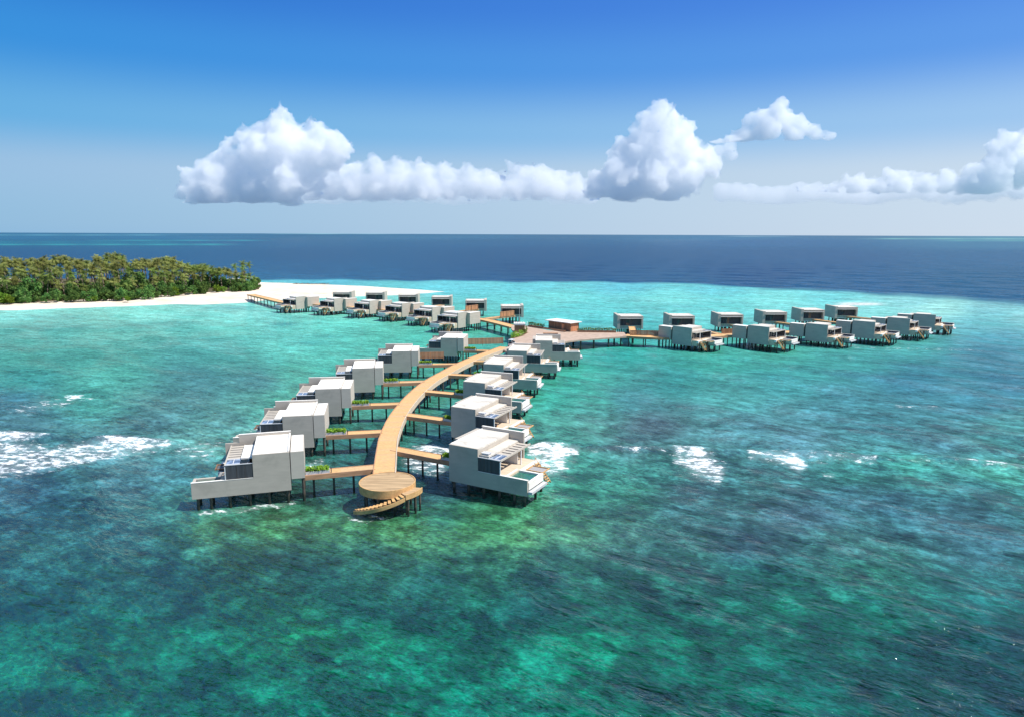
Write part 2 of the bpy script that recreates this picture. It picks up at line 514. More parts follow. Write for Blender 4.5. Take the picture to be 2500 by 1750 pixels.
def poly_sd(px, py, poly):
    """signed distance, inside positive"""
    P = np.array(poly, float); n = len(P)
    d = np.full(px.shape, 1e18); ins = np.zeros(px.shape, bool)
    for i in range(n):
        a = P[i]; b = P[(i + 1) % n]
        e = b - a
        wx, wy = px - a[0], py - a[1]
        t = np.clip((wx * e[0] + wy * e[1]) / (e @ e), 0, 1)
        d = np.minimum(d, (wx - e[0] * t) ** 2 + (wy - e[1] * t) ** 2)
        c = ((a[1] > py) != (b[1] > py)) & (px < (b[0] - a[0]) * (py - a[1]) / (b[1] - a[1] + 1e-12) + a[0])
        ins ^= c
    d = np.sqrt(d)
    return np.where(ins, d, -d)


def line_d(px, py, pts):
    P = np.array(pts, float)
    d = np.full(px.shape, 1e18)
    for a, b in zip(P[:-1], P[1:]):
        e = b - a
        wx, wy = px - a[0], py - a[1]
        t = np.clip((wx * e[0] + wy * e[1]) / (e @ e), 0, 1)
        d = np.minimum(d, (wx - e[0] * t) ** 2 + (wy - e[1] * t) ** 2)
    return np.sqrt(d)


FOAM = [  # polygons of broken water, strength, softness
    ([(0, 1056), (60, 1058), (122, 1065), (60, 1074), (0, 1078), (-60, 1066)], 1.0, 5),
    ([(-60, 1074), (0, 1076), (80, 1084), (120, 1094), (247, 1073), (295, 1072), (419, 1084), (415, 1091), (286, 1114), (159, 1140), (80, 1152), (0, 1158), (-60, 1160)], 0.80, 12),
    ([(240, 1074), (295, 1071), (419, 1084), (413, 1092), (330, 1098), (270, 1090)], 1.0, 5),
    ([(60, 1128), (160, 1112), (290, 1102), (290, 1114), (159, 1140), (60, 1148)], 0.9, 7),
    ([(155, 964), (206, 962), (190, 972), (165, 976)], 1.0, 3),
    ([(10, 1003), (120, 978), (240, 968), (160, 990), (60, 1012)], 0.42, 10),
    ([(1285, 1090), (1340, 1090), (1415, 1099), (1412, 1108), (1376, 1118), (1345, 1112), (1290, 1112)], 1.1, 5),
    ([(1290, 1100), (1376, 1112), (1383, 1146), (1349, 1159), (1305, 1130)], 0.95, 9),
    ([(1300, 1160), (1345, 1163), (1330, 1176), (1300, 1172)], 0.6, 6),
    ([(1007, 1091), (1057, 1085), (1093, 1094), (1110, 1098), (1110, 1110), (1050, 1104)], 1.1, 5),
    ([(1000, 1100), (1093, 1104), (1095, 1157), (1023, 1154), (978, 1130)], 0.62, 12),
    ([(1639, 1094), (1729, 1105), (1773, 1140), (1756, 1176), (1713, 1159), (1653, 1121)], 0.84, 13),
    ([(1639, 1093), (1700, 1098), (1735, 1112), (1690, 1112), (1650, 1104)], 1.1, 4),
    ([(1830, 1102), (1952, 1110), (1969, 1129), (1952, 1148), (1920, 1127), (1835, 1112)], 0.92, 9),
    ([(2010, 1150), (2039, 1155), (2036, 1160), (2014, 1156)], 0.9, 4),
    ([(420, 1090), (520, 1075), (560, 1090), (500, 1120), (430, 1115)], 0.44, 14),
    ([(560, 1075), (640, 1020), (680, 1030), (600, 1100)], 0.36, 14),
    ([(480, 1250), (560, 1240), (720, 1218), (722, 1228), (590, 1250), (490, 1258)], 0.55, 6),
    ([(850, 1262), (905, 1255), (960, 1265), (880, 1275)], 0.55, 6),
    ([(745, 1130), (790, 1120), (800, 1150), (750, 1165)], 0.55, 8),
    ([(2000, 840), (2360, 850), (2400, 858), (2010, 846)], 0.30, 5),
    ([(2180, 985), (2290, 990), (2280, 996), (2190, 992)], 0.36, 4),
    ([(2300, 1118), (2420, 1128), (2500, 1142), (2500, 1150), (2400, 1136), (2300, 1124)], 0.72, 6),
    ([(1830, 1103), (1990, 1112), (2140, 1122), (2140, 1132), (1990, 1122), (1840, 1110)], 0.66, 6),
    ([(1415, 1100), (1640, 1096), (1640, 1102), (1415, 1106)], 0.50, 4),
]
CREST = [(1330, 1090), (1500, 1098), (1640, 1096), (1740, 1101), (1830, 1103), (1990, 1114), (2130, 1121), (2300, 1124), (2500, 1144), (2700, 1165)]
CREST_L = [(-200, 1060), (0, 1058), (122, 1065)]
CREST_M = [(240, 1072), (300, 1071), (419, 1084)]
REEF_STREAKS = [  # far reefs: y on the print, x from, x to, colour, half height (native px)
    (574.5, -400, 420, (0.42, 0.66, 0.80), 0.9), (597.5, -400, 560, (0.22, 0.62, 0.70), 1.9), (587.5, 250, 640, (0.24, 0.62, 0.72), 1.2),
    (592.0, -400, 430, (0.12, 0.45, 0.60), 4.0), (571.5, 690, 960, (0.62, 0.78, 0.88), 0.8), (583.5, 2130, 2900, (0.50, 0.72, 0.78), 1.3),
    (588.0, 2300, 2900, (0.35, 0.62, 0.70), 1.5), (577.5, 1800, 1900, (0.65, 0.77, 0.88), 0.8)]

SHORE = [(-440, 232), (-260, 288), (-226.8, 301.2), (-197.5, 312.4), (-166.9, 326.4), (-138.3, 333.3), (-127.7, 348.2), (-107.4, 364.9), (-71, 379),
         (-40, 408), (-93.7, 446.8), (-137, 466.9), (-181, 480.6), (-260, 498), (-440, 520)]

# wind-wave field: (wavelength, direction the crests travel, amplitude)
WAVES = []
rw = random.Random(3)
for k in range(26):
    L = 1.6 * (1.16 ** k) if k < 18 else 14 + 4 * (k - 18)
    a = math.radians(-128 + rw.gauss(0, 22))
    WAVES.append((L, a, 0.0052 * L ** 0.85 * rw.uniform(0.6, 1.2), rw.uniform(0, 6.28)))


def build_sea():
    az = []
    front = np.linspace(-48, 48, 620)
    rest = np.linspace(52, 308, 60)
    az = np.radians(np.concatenate([front, rest]))
    rr = [24.0]
    while rr[-1] < 520: rr.append(rr[-1] * 1.0062)
    while rr[-1] < 90000: rr.append(rr[-1] * 1.016)
    rr = np.array(rr)
    na, nr = len(az), len(rr)
    X = (rr[:, None] * np.sin(az)[None]).ravel(); Y = (rr[:, None] * np.cos(az)[None]).ravel()
    px, py = chart(X, Y)
    ok = (Y > 12)
    px = np.where(ok, np.clip(px, -900, 3400), 1250); py = np.where(ok, np.clip(py, 568, 1900), 1900)
    nx, ny, nc = parse_map(SEA_NEAR)
    fx, fy, fc = parse_map(SEA_FAR)
    # slow wander of the survey so that no border is straight
    wx = 9 * np.sin(X * 0.11 + 1.3 * np.sin(Y * 0.07)) + 6 * np.sin(X * 0.23 + Y * 0.19)
    wy = 0.35 * wx
    k = np.clip((py - 640) / 300.0, 0.05, 1.0)
    near = interp(px + wx * k, py + wy * k, nx, ny, nc)
    far = interp(px, py, fx, fy, fc)
    ex = np.array([e[0] for e in EDGE]) * 2500 / 2296; ey = np.array([e[1] for e in EDGE]) * 2500 / 2296
    edge = np.interp(px, ex, ey) + 1.2 * np.sin(px * 0.021) + 0.8 * np.sin(px * 0.05 + 1)
    soft = 3.5 + np.clip((px - 1700) / 100.0, 0, 8)
    bl = np.clip((py - edge) / soft * 0.5 + 0.5, 0, 1); bl = bl * bl * (3 - 2 * bl)
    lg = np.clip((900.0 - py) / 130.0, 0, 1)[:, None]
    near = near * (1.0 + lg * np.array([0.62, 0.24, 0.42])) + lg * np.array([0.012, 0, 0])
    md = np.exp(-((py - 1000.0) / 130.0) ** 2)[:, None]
    near = near * (1.0 + md * np.array([0.55, 0.22, 0.32]))  # sky reflection on the middle water put into its colour
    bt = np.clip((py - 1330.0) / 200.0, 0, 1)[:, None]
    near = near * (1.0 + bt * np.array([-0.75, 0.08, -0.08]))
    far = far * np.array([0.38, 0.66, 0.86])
    col = near * bl[:, None] + far * (1 - bl)[:, None]
    for y0, xa, xb, c, h in REEF_STREAKS:
        m = np.exp(-((py - y0) / h) ** 2) * np.clip((px - xa) / 90 + .5, 0, 1) * np.clip((xb - px) / 90 + .5, 0, 1) * (0.75 + 0.25 * np.sin(px * 0.05 + y0))
        col = col * (1 - m[:, None]) + np.array(lin(c))[None] * m[:, None]
    # sand bar at the far right
    m = np.exp(-((py - 742.0 - (px - 2100) * 0.015) / 3.0) ** 2 - ((px - 2100) / 52.0) ** 4)
    col = col * (1 - m[:, None]) + np.array([1.25, 1.06, 1.2])[None] * m[:, None]
    # dark weed patches in the lagoon
    for cx_, cy_, rx, ry, s in ((700, 792, 28, 5, .5), (560, 752, 60, 4, .45), (760, 838, 60, 6, .35), (800, 822, 50, 5, .3), (1440, 786, 26, 4, .45), (1640, 748, 120, 6, .18),
                                (250, 800, 200, 9, .25), (400, 790, 140, 6, .22), (120, 775, 120, 6, .2), (1700, 880, 60, 6, .2), (1500, 865, 50, 7, .18)):
        q = ((px - cx_ + wx * .5) / rx) ** 2 + ((py - cy_) / ry) ** 2
        m = s * np.exp(-q)
        col = col * (1 - m[:, None] * np.array([1, .75, .62])[None])
    foam = np.zeros(len(X))
    for poly, s, soft_ in FOAM:
        xs = [p[0] for p in poly]; ys = [p[1] for p in poly]
        sel = (px > min(xs) - 60) & (px < max(xs) + 60) & (py > min(ys) - 40) & (py < max(ys) + 40) & ok
        sd = poly_sd(px[sel], py[sel], poly)
        v = s * np.clip(sd / soft_ * 0.5 + 0.55, 0, 1)
        foam[sel] = np.maximum(foam[sel], v)
    Z = np.zeros(len(X))
    dist = np.hypot(X, Y)
    for L, a, A, ph in WAVES:
        kx, ky = math.cos(a) * 2 * math.pi / L, math.sin(a) * 2 * math.pi / L
        res = np.clip((L / 4.5 - dist * 0.0062) / (dist * 0.0062 + 1e-6), 0, 1)      # only what the grid can carry
        wob = 1.1 * np.sin(X * 0.043 + ph) + 1.1 * np.sin(Y * 0.051 + 2 * ph)
        Z += A * np.sin(kx * X + ky * Y + ph + wob) * res
    side = np.clip((px - 700) / 900.0, 0.35, 1.25)
    Z *= np.where(ok, side, 0.3)
    for pts, h, w in ((CREST, 0.75, 1.8), (CREST_L, 0.5, 1.6), (CREST_M, 0.55, 1.6)):
        W = np.array([at(*p) for p in pts])
        sel = (dist > 60) & (dist < 200)
        d = line_d(X[sel], Y[sel], W)
        Z[sel] += h * np.exp(-(d / w) ** 2)
    reef = np.clip((py - 790) / 380.0, 0.28, 1.0) * np.where(bl > .5, 1, .4)
    me = bpy.data.meshes.new("sea")
    me.vertices.add(nr * na + 1)
    co = np.zeros((nr * na + 1, 3))
    co[:-1, 0] = X; co[:-1, 1] = Y; co[:-1, 2] = Z
    me.vertices.foreach_set("co", co.ravel())
    i = np.arange(nr - 1)[:, None]; j = np.arange(na)[None]
    jn = (j + 1) % na
    quads = np.stack(np.broadcast_arrays(i * na + j, (i + 1) * na + j, (i + 1) * na + jn, i * na + jn), -1).reshape(-1, 4)
    tris = np.stack([np.full(na, nr * na), np.arange(na), (np.arange(na) + 1) % na], -1)
    nl = quads.size + tris.size
    me.loops.add(nl)
    me.loops.foreach_set("vertex_index", np.concatenate([quads.ravel(), tris.ravel()]))
    npoly = len(quads) + len(tris)
    me.polygons.add(npoly)
    me.polygons.foreach_set("loop_start", np.concatenate([np.arange(len(quads)) * 4, quads.size + np.arange(len(tris)) * 3]))
    me.polygons.foreach_set("use_smooth", np.ones(npoly, bool))
    me.update(calc_edges=True)
    me.validate()
    c4 = np.ones((nr * na + 1, 4)); c4[:-1, :3] = col; c4[-1, :3] = (0.01, 0.12, 0.1)
    at1 = me.attributes.new("seabed_and_sky", 'FLOAT_COLOR', 'POINT'); at1.data.foreach_set("color", c4.ravel())
    for nm, arr in (("foam", foam), ("reef", reef)):
        a_ = me.attributes.new(nm, 'FLOAT', 'POINT'); a_.data.foreach_set("value", np.append(arr, 0.0))
    me.materials.append(m_sea())
    return tag(link("water", me), "turquoise and deep blue sea over reef and sand", kind="structure")


SEA_GAIN = (0.55, 0.645, 0.525)


def m_sea():
    t = NT("sea_water")
    A = t.n("ShaderNodeAttribute", attribute_name="seabed_and_sky")
    Fm = t.n("ShaderNodeAttribute", attribute_name="foam")
    Rf = t.n("ShaderNodeAttribute", attribute_name="reef")
    pos = t.coords("Position")
    # coral heads and sand pockets
    n1 = t.noise(pos, 0.16, 8.0, 0.66, 0.35)
    n2 = t.noise(pos, 0.55, 6.0, 0.62, 0.5)
    n0 = t.noise(pos, 0.030, 5.0, 0.6, 0.5)
    vo = t.n("ShaderNodeTexVoronoi", feature='SMOOTH_F1'); vo.inputs["Scale"].default_value = 0.34; vo.inputs["Smoothness"].default_value = 0.4
    wp = t.n("ShaderNodeVectorMath", operation='ADD'); t.l(pos, wp.inputs[0])
    wn = t.n("ShaderNodeTexNoise"); wn.inputs["Scale"].default_value = 0.5; wn.inputs["Detail"].default_value = 4.0; t.l(pos, wn.inputs["Vector"])
    wsc = t.n("ShaderNodeVectorMath", operation='SCALE'); wsc.inputs["Scale"].default_value = 2.6; t.l(wn.outputs["Color"], wsc.inputs[0])
    t.l(wsc.outputs[0], wp.inputs[1]); t.l(wp.outputs[0], vo.inputs["Vector"])
    head = t.math('SUBTRACT', 0.42, vo.outputs["Distance"])
    s = t.math('ADD', t.math('MULTIPLY', t.math('SUBTRACT', n1, 0.5), 4.4), t.math('MULTIPLY', t.math('SUBTRACT', n2, 0.5), 2.7))
    s = t.math('ADD', s, t.math('MULTIPLY', t.math('SUBTRACT', n0, 0.5), 2.2))
    s = t.math('ADD', s, t.math('MULTIPLY', head, 1.3))
    s = t.math('MULTIPLY', s, Rf.outputs["Fac"])
    lo = t.mix(1.0, A.outputs["Color"], (0.55, 0.53, 0.50), 'MULTIPLY')
    hi = t.mix(1.0, A.outputs["Color"], (1.75, 1.75, 1.95), 'MULTIPLY')
    c = t.mix(t.math('MULTIPLY', s, -1.6, True), A.outputs["Color"], lo)
    c = t.mix(t.math('MULTIPLY', s, 1.3, True), c, hi)
    n3 = t.noise(pos, 1.5, 5.0, 0.65, 0.8)
    fine = t.math('ADD', 1.0, t.math('MULTIPLY', t.math('MULTIPLY', t.math('SUBTRACT', n3, 0.5), 1.7), t.math('ADD', Rf.outputs["Fac"], 0.12)))
    fc = t.n("ShaderNodeCombineColor")
    for k_ in range(3): t.l(fine, fc.inputs[k_])
    c = t.mix(1.0, c, fc.outputs[0], 'MULTIPLY')
    c = t.mix(1.0, c, SEA_GAIN, 'MULTIPLY')
    # wind ripples
    wv = t.wind(-24, 3.6)
    wv2 = t.wind(-40, 2.6)
    r1 = t.noise(wv, 0.50, 3.0, 0.55, 0.25)
    r2 = t.noise(wv2, 1.25, 3.0, 0.6, 0.3)
    r3 = t.noise(t.wind(-15, 2.2), 3.4, 3.0, 0.65)
    h = t.math('MULTIPLY', r1, 0.75)
    h = t.math('ADD', h, t.math('MULTIPLY', r2, 0.44))
    h = t.math('ADD', h, t.math('MULTIPLY', r3, 0.13))
    # wave light painted into the colour: crests lightened, troughs darkened
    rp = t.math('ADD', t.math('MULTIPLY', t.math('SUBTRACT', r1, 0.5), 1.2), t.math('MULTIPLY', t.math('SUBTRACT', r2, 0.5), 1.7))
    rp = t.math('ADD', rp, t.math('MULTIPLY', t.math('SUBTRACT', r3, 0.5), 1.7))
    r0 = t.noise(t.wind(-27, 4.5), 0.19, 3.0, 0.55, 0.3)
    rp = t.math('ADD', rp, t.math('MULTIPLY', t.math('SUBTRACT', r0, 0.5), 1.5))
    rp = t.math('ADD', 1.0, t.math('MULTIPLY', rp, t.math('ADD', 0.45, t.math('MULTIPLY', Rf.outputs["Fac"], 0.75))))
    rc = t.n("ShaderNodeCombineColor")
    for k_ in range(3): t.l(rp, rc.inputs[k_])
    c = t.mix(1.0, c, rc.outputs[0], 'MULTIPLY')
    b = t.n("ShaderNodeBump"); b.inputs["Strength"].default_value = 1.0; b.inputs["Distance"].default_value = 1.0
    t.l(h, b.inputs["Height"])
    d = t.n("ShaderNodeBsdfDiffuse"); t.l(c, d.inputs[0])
    g = t.n("ShaderNodeBsdfGlossy"); g.inputs["Roughness"].default_value = 0.06
    t.l(b.outputs[0], g.inputs["Normal"])
    b2 = t.n("ShaderNodeBump"); b2.inputs["Strength"].default_value = 0.85; b2.inputs["Distance"].default_value = 1.0
    t.l(h, b2.inputs["Height"]); t.l(b2.outputs[0], d.inputs["Normal"])
    fr = t.n("ShaderNodeFresnel"); fr.inputs["IOR"].default_value = 1.33; t.l(b.outputs[0], fr.inputs["Normal"])
    fac = t.math('MINIMUM', t.math('MULTIPLY', fr.outputs[0], 0.48), 0.25)
    mx = t.n("ShaderNodeMixShader"); t.l(fac, mx.inputs[0]); t.l(d.outputs[0], mx.inputs[1]); t.l(g.outputs[0], mx.inputs[2])
    # foam
    fn = t.noise(t.wind(-14, 2.0), 0.85, 12.0, 0.76, 0.1)
    fm = t.math('ADD', t.math('MULTIPLY', Fm.outputs["Fac"], 0.74), t.math('MULTIPLY', t.math('SUBTRACT', fn, 0.5), 5.0))
    ff = t.math('MULTIPLY', t.ramp(fm, 0.42, 0.98), t.ramp(Fm.outputs["Fac"], 0.02, 0.30))
    ff = t.math('MAXIMUM', ff, t.math('MULTIPLY', t.ramp(Fm.outputs["Fac"], 0.1, 1.0), 0.12))
    fd = t.n("ShaderNodeBsdfDiffuse"); fd.inputs[0].default_value = (0.82, 0.85, 0.87, 1)
    fb = t.n("ShaderNodeBump"); fb.inputs["Strength"].default_value = 0.7; fb.inputs["Distance"].default_value = 0.5
    t.l(fn, fb.inputs["Height"]); t.l(fb.outputs[0], fd.inputs["Normal"])
    m2 = t.n("ShaderNodeMixShader"); t.l(ff, m2.inputs[0]); t.l(mx.outputs[0], m2.inputs[1]); t.l(fd.outputs[0], m2.inputs[2])
    t.l(m2.outputs[0], t.out.inputs["Surface"])
    return t.m


build_sea()


# ------------------------------------------------------------------ beach
def build_beach():
    xs = np.arange(-440, -20, 3.0); ys = np.arange(225, 530, 3.0)
    gx, gy = np.meshgrid(xs, ys, indexing='ij')
    sd = poly_sd(gx.ravel(), gy.ravel(), SHORE).reshape(gx.shape)
    z = np.where(sd > 0, 1.5 * (1 - np.exp(-np.maximum(sd, 0) / 11.0)), sd * 0.05)
    z += np.where(sd > 6, 0.12 * np.sin(gx * 0.31) * np.sin(gy * 0.27 + 1), 0)
    mb = MB()
    idx = {}
    for i in range(len(xs) - 1):
        for j in range(len(ys) - 1):
            if max(sd[i, j], sd[i + 1, j], sd[i, j + 1], sd[i + 1, j + 1]) > -12:
                q = []
                for a, b_ in ((i, j), (i + 1, j), (i + 1, j + 1), (i, j + 1)):
                    if (a, b_) not in idx:
                        idx[(a, b_)] = len(mb.v); mb.v.append((xs[a], ys[b_], float(z[a, b_])))
                    q.append(idx[(a, b_)])
                mb.f.append(tuple(q))
    t = NT("coral_sand")
    pos = t.coords("Position")
    n = t.noise(pos, 0.12, 6.0, 0.65, 0.4)
    c = t.mix(t.ramp(n, 0.35, 0.7), (0.78, 0.685, 0.565), (0.68, 0.555, 0.42))
    sx = t.n("ShaderNodeSeparateXYZ"); t.l(t.n("ShaderNodeNewGeometry").outputs["Position"], sx.inputs[0])
    wet = t.math('ADD', sx.outputs[2], t.math('MULTIPLY', t.math('SUBTRACT', n, 0.5), 0.5))
    c = t.mix(t.ramp(wet, 0.05, 0.40), (0.60, 0.57, 0.50), c)
    weed = t.noise(t.coords("Position", (0.35, 1.2, 1)), 0.35, 5.0, 0.7)
    band = t.math('MULTIPLY', t.ramp(sx.outputs[2], 0.85, 1.0), t.math('SUBTRACT', 1.0, t.ramp(sx.outputs[2], 1.15, 1.3)))
    c = t.mix(t.math('MULTIPLY', t.math('MULTIPLY', band, t.ramp(weed, 0.52, 0.66)), 0.7), c, (0.36, 0.25, 0.17))
    t.principled(c, 0.9, 0.1)
    tag(link("beach", mb.mesh("beach", t.m, True)), "white coral sand beach and spit at the end of the wooded island", kind="structure")


build_beach()
GROVE = [(-400, 260), (-300, 298), (-246, 322), (-228, 325), (-213.8, 334), (-193.4, 343), (-182, 362), (-167, 384), (-154, 393), (-149, 402), (-160, 418), (-200, 436), (-300, 440), (-400, 420)]
SOIL = GROVE[:10] + [(-158, 430), (-200, 470), (-300, 488), (-400, 480)]
mb = MB(); mb.prof_z(SOIL, 1.0, 1.72)
tag(link("ground", mb.mesh("ground", MAT['soil'])), "shaded soil under the island trees", kind="structure")


# ------------------------------------------------------------------ villas
W = 8.8                        # width across
ZB, ZF, ZT = 1.67, 3.45, 6.74  # underside, terrace, roof


def villa_design(row, flip):
    """local x runs seaward, y runs from the pool side to the stair side"""
    P = []

    def add(name, mb, mat, par=None, smooth=False):
        P.append((name, mb.mesh(name, MAT[mat], smooth, flip), par))
        return len(P) - 1

    tall = 4.45
    roof_mat = 'roof_white' if row in ('L', 'FL') else 'roof_grey'
    near = row in ('L', 'R')
    if row in ('B',):
        tall = 7.6
    # pool-side wall
    if row == 'B':
        add('wall', MB().prof_y([(0, 2.35), (11.4, 2.35), (11.4, 3.75), (tall, 3.75), (tall, ZT), (0, ZT)], 0, 0.55), 'concrete')
        add('wall', MB().prof_y([(0, 2.35), (8.6, 2.35), (8.6, ZT + .25), (0, ZT + .25)], W - 0.95, W), 'concrete')
    else:
        w = add('wall', MB().prof_y([(0, ZB), (11.7, ZB), (11.7, 3.75), (tall, 3.75), (tall, ZT), (0, ZT)], 0, 0.3), 'concrete')
        add('coping', MB().box(tall + .02, 11.72, -0.02, 0.32, 3.752, 3.80), 'white', w)
        w2 = add('wall', MB().prof_y([(0, ZB), (6.7, ZB), (6.7, ZT + .34), (0, ZT + .34)], W - 0.3, W), 'concrete')
        add('coping', MB().box(-.02, 6.72, W - .32, W + .02, ZT + .342, ZT + .40), 'white', w2)
        if row == 'L':
            add('wall', MB().box(6.703, 8.5, W - 0.29, W - .02, ZB, 6.0), 'concrete')
    zb = 2.45 if row == 'B' else ZB + .12
    # floor slab and walkway-side wall
    add('floor', MB().box(0.9 if row == 'B' else .03, 8.5, 0.30 if row != 'B' else .56, W - .31 if row != 'B' else W - .96, zb, ZF), 'terrace')
    if row == 'B':
        add('wall', MB().box(.35, .65, .551, W - .951, 6.05, ZT - .05), 'concrete')
        add('screen', MB().box(1.2, 1.32, .551, W - .951, 2.62, 5.98), 'dark_panel')
        add('door', MB().box(1.12, 1.199, W * .52, W * .52 + 1.05, 3.46, 5.6), 'glass')
        add('canopy', MB().box(-.25, .34, .30, W - .80, 5.90, 6.04), 'white')
        add('light_panel', MB().box(.75, 1.15, W * .46, W * .46 + 1.5, 5.72, 5.88), 'white')
        add('sill', MB().box(.75, 1.19, .552, W - .952, 2.30, 2.60), 'white')
        add('parapet', MB().box(.0, .34, .551, W - .951, ZT - .12, ZT + .03), 'white')
    else:
        v0, u0 = {'L': (-0.03, -1.75), 'R': (2.6, -0.8), 'FL': (1.0, -1.7), 'FR': (1.0, -1.7)}[row]
        add('wall', MB().box(.031, .3, .301, W - .301, zb, ZT - .12), 'concrete')
        zbl = 3.15
        if row == 'L':
            b = add('entrance_block', MB().box(u0, -.10, v0, 7.6, zbl, ZT), 'block')
            add('roof', MB().box(u0 + .1, -.2, v0 + .12, 7.5, ZT + .004, ZT + .03), 'roof_white', b)
        elif row == 'R':
            add('entrance_block', MB().box(u0, -.02, v0, W - .4, zbl, ZT - .04), 'concrete')
        else:
            add('entrance_block', MB().box(u0, -.03, v0, W - 2.2, zbl, ZT - .2), 'concrete')
            if row == 'FL':
                b = add('entrance_block', MB().box(-3.9, 1.95, W + .003, W + 1.4, 2.6, ZT - .1).box(-3.9, -.03, W - 2.19, W, 2.6, ZT - .1), 'concrete')
                add('coping', MB().box(-3.93, 1.98, W - .02, W + 1.43, ZT - .098, ZT - .03), 'white', b)
            else:
                b = add('entrance_block', MB().box(-5.0, -.5, W - 2.19, W + .12, 2.75, ZT - .12), 'concrete')
                add('coping', MB().box(-5.03, -.47, W - 2.22, W + .15, ZT - .118, ZT - .05), 'white', b)
                add('recess', MB().box(-.499, -.001, W - 1.2, W - .45, 2.75, ZT - .2), 'dark_panel', b)
    # main roof, lower roof
    rf = add('roof', MB().box(.45 if row == 'B' else .02, tall - .02, .302 if row != 'B' else .552, W - .302 if row != 'B' else W - .952, ZT - .22, ZT - .01), roof_mat)
    if near:
        add('parapet', MB().box(.0, .22, .301, W - .301, ZT - .008, ZT + .13 if row == 'L' else ZT + .05), 'white', rf)
    if row == 'L':
        add('seam', MB().box(2.2, 2.24, .34, W - .5, ZT - .009, ZT + .012), 'white', rf)
    if row == 'B':
        return P + pile_parts(flip, row)
    # step between the roofs
    add('wall', MB().box(tall - .30, tall - .001, .302, W - .302, 5.55, ZT - .225), 'concrete')
    lv0, lv1 = (1.9, 7.4) if row == 'L' else (.32, W - .31)
    lr = add('roof', MB().box(tall + .02, 5.95, lv0, lv1, 5.72, 5.92), roof_mat)
    if row == 'R':
        add('roof_vent', MB().box(tall + .25, tall + 1.3, .55, 1.25, 5.925, 6.12).box(tall + .18, tall + 1.37, .48, 1.32, 6.122, 6.17), 'planter_box', lr)
    # pergola
    pg = MB()
    pg.box(7.62, 7.80, .2, W - .32, 5.50, 5.72)
    pg.box(5.96, 6.06, 2.3, W - .32, 5.52, 5.70)
    k = 0
    v = 2.55
    while v < W - .7:
        pg.box(6.062, 7.618, v, v + .66, 5.56, 5.66)
        v += 1.0
    pgi = add('pergola', pg, 'concrete')
    sk = add('skylight', MB().box(6.00, 7.60, .32, 2.28, 5.60, 5.66), 'skylight', pgi)
    fr_ = MB()
    fr_.box(5.96, 7.61, .22, .318, 5.54, 5.74).box(5.96, 7.61, 2.202, 2.292, 5.662, 5.74).box(6.75, 6.82, .32, 2.2, 5.662, 5.72)
    add('skylight_frame', fr_, 'steel', sk)
    # dark screens beside the terrace
    sc_ = add('screen', MB().box(tall + .02, 7.70, .06, .16, 3.81, 5.62), 'dark_panel')
    add('screen_rail', MB().box(tall + .0, 7.74, .02, .20, 5.622, 5.70), 'planter_box', sc_)
    for uu in (tall + .95, tall + 1.9):
        add('screen_joint', MB().box(uu, uu + .03, .03, .059, 3.83, 5.60), 'pile', sc_)
    add('post', MB().box(7.66, 7.78, .05, .17, ZF, 5.49), 'steel')
    add('post', MB().box(7.62, 7.76, W - 3.0, W - 2.86, ZF, 5.49), 'steel')
    # glazed front
    gl = add('sliding_door', MB().box(5.0, 5.06, .31, W - .31, ZF, 5.54), 'glass')
    for i in range(6):
        v = .31 + i * (W - .70) / 5
        add('mullion', MB().box(4.96, 5.10, v, v + .07, ZF + .002, 5.70), 'steel', gl)
    if near: add('partition', MB().box(5.11, 7.2, W - 2.98, W - 2.86, ZF + .003, 5.48), 'white')
    # terrace edge, pool
    add('terrace_slab', MB().box(8.503, 9.1, 4.1, W - .02, 2.75, ZF), 'white')
    rim = MB()
    rim.box(8.0, 8.25, .303, 4.08, 3.452, 3.50)
    pw = 2.2 if row == 'L' else 3.72
    rim.box(8.502, 11.4, pw, pw + .36, ZB + .6, 3.48)
    rim.box(11.4, 11.78, .303, pw + .68, 2.45, 3.40)
    pi = add('pool', rim, 'white' if row != 'L' else 'concrete')
    add('pool_lining', MB().box(11.30, 11.398, .31, pw - .01, 2.6, 3.36).box(8.26, 11.29, .302, .40, 3.05, 3.74), 'pool_tile', pi)
    add('pool_water', MB().box(8.51, 11.28, .41, pw - .02, 2.6, 3.22 if near else 3.40), 'pool_water' if near else 'dark_pool', pi)
    add('gutter', (MB().box(11.782, 12.35, .05, 4.4, 2.0, 2.32) if row != 'L' else MB()).box(8.51, 11.39, .31, pw - .01, ZB + .05, 2.55), 'planter_box', pi)
    # hammock net deck
    nv0, nv1 = 4.6, 6.5
    net = MB()
    du, dz = (-2.2, .42) if row == 'L' else (0, 0)
    for a, b_ in (((9.12, nv0), (11.7, nv0)), ((9.12, nv1), (11.7, nv1)), ((11.6, nv0 - .2), (11.6, nv1 + .2)), ((9.2, nv0 - .2), (9.2, nv1 + .2))):
        net.bar((a[0] + du, a[1], 3.36 + dz), (b_[0] + du, b_[1], 3.36 + dz), .14, .14)
    ni = add('net_frame', net, 'brown_wood' if row == 'L' else 'stair_wood')
    add('net', MB().box(9.28 + du, 11.5 + du, nv0 + .1, nv1 - .1, 3.27 + dz, 3.30 + dz), 'pool_tile' if row == 'L' else 'net', ni)
    if row == 'L':
        return P + pile_parts(flip, row)
    # water stairs with a light rail
    st = MB()
    for i in range(9):
        u = 9.12 + i * .21; z = 3.30 - i * .27
        st.box(u, u + .24, 7.35, 8.2, z - .05, z)
    si = add('stair', st, 'stair_wood')
    sg = MB()
    for vv in (7.31, 8.24):
        sg.bar((9.1, vv, 3.25), (11.05, vv, .75), .06, .18)
    add('stringer', sg, 'stair_wood', si)
    rl = MB()
    vv = 7.31
    rl.bar((9.1, vv, 4.25), (10.9, vv, 2.0), .06, .06)
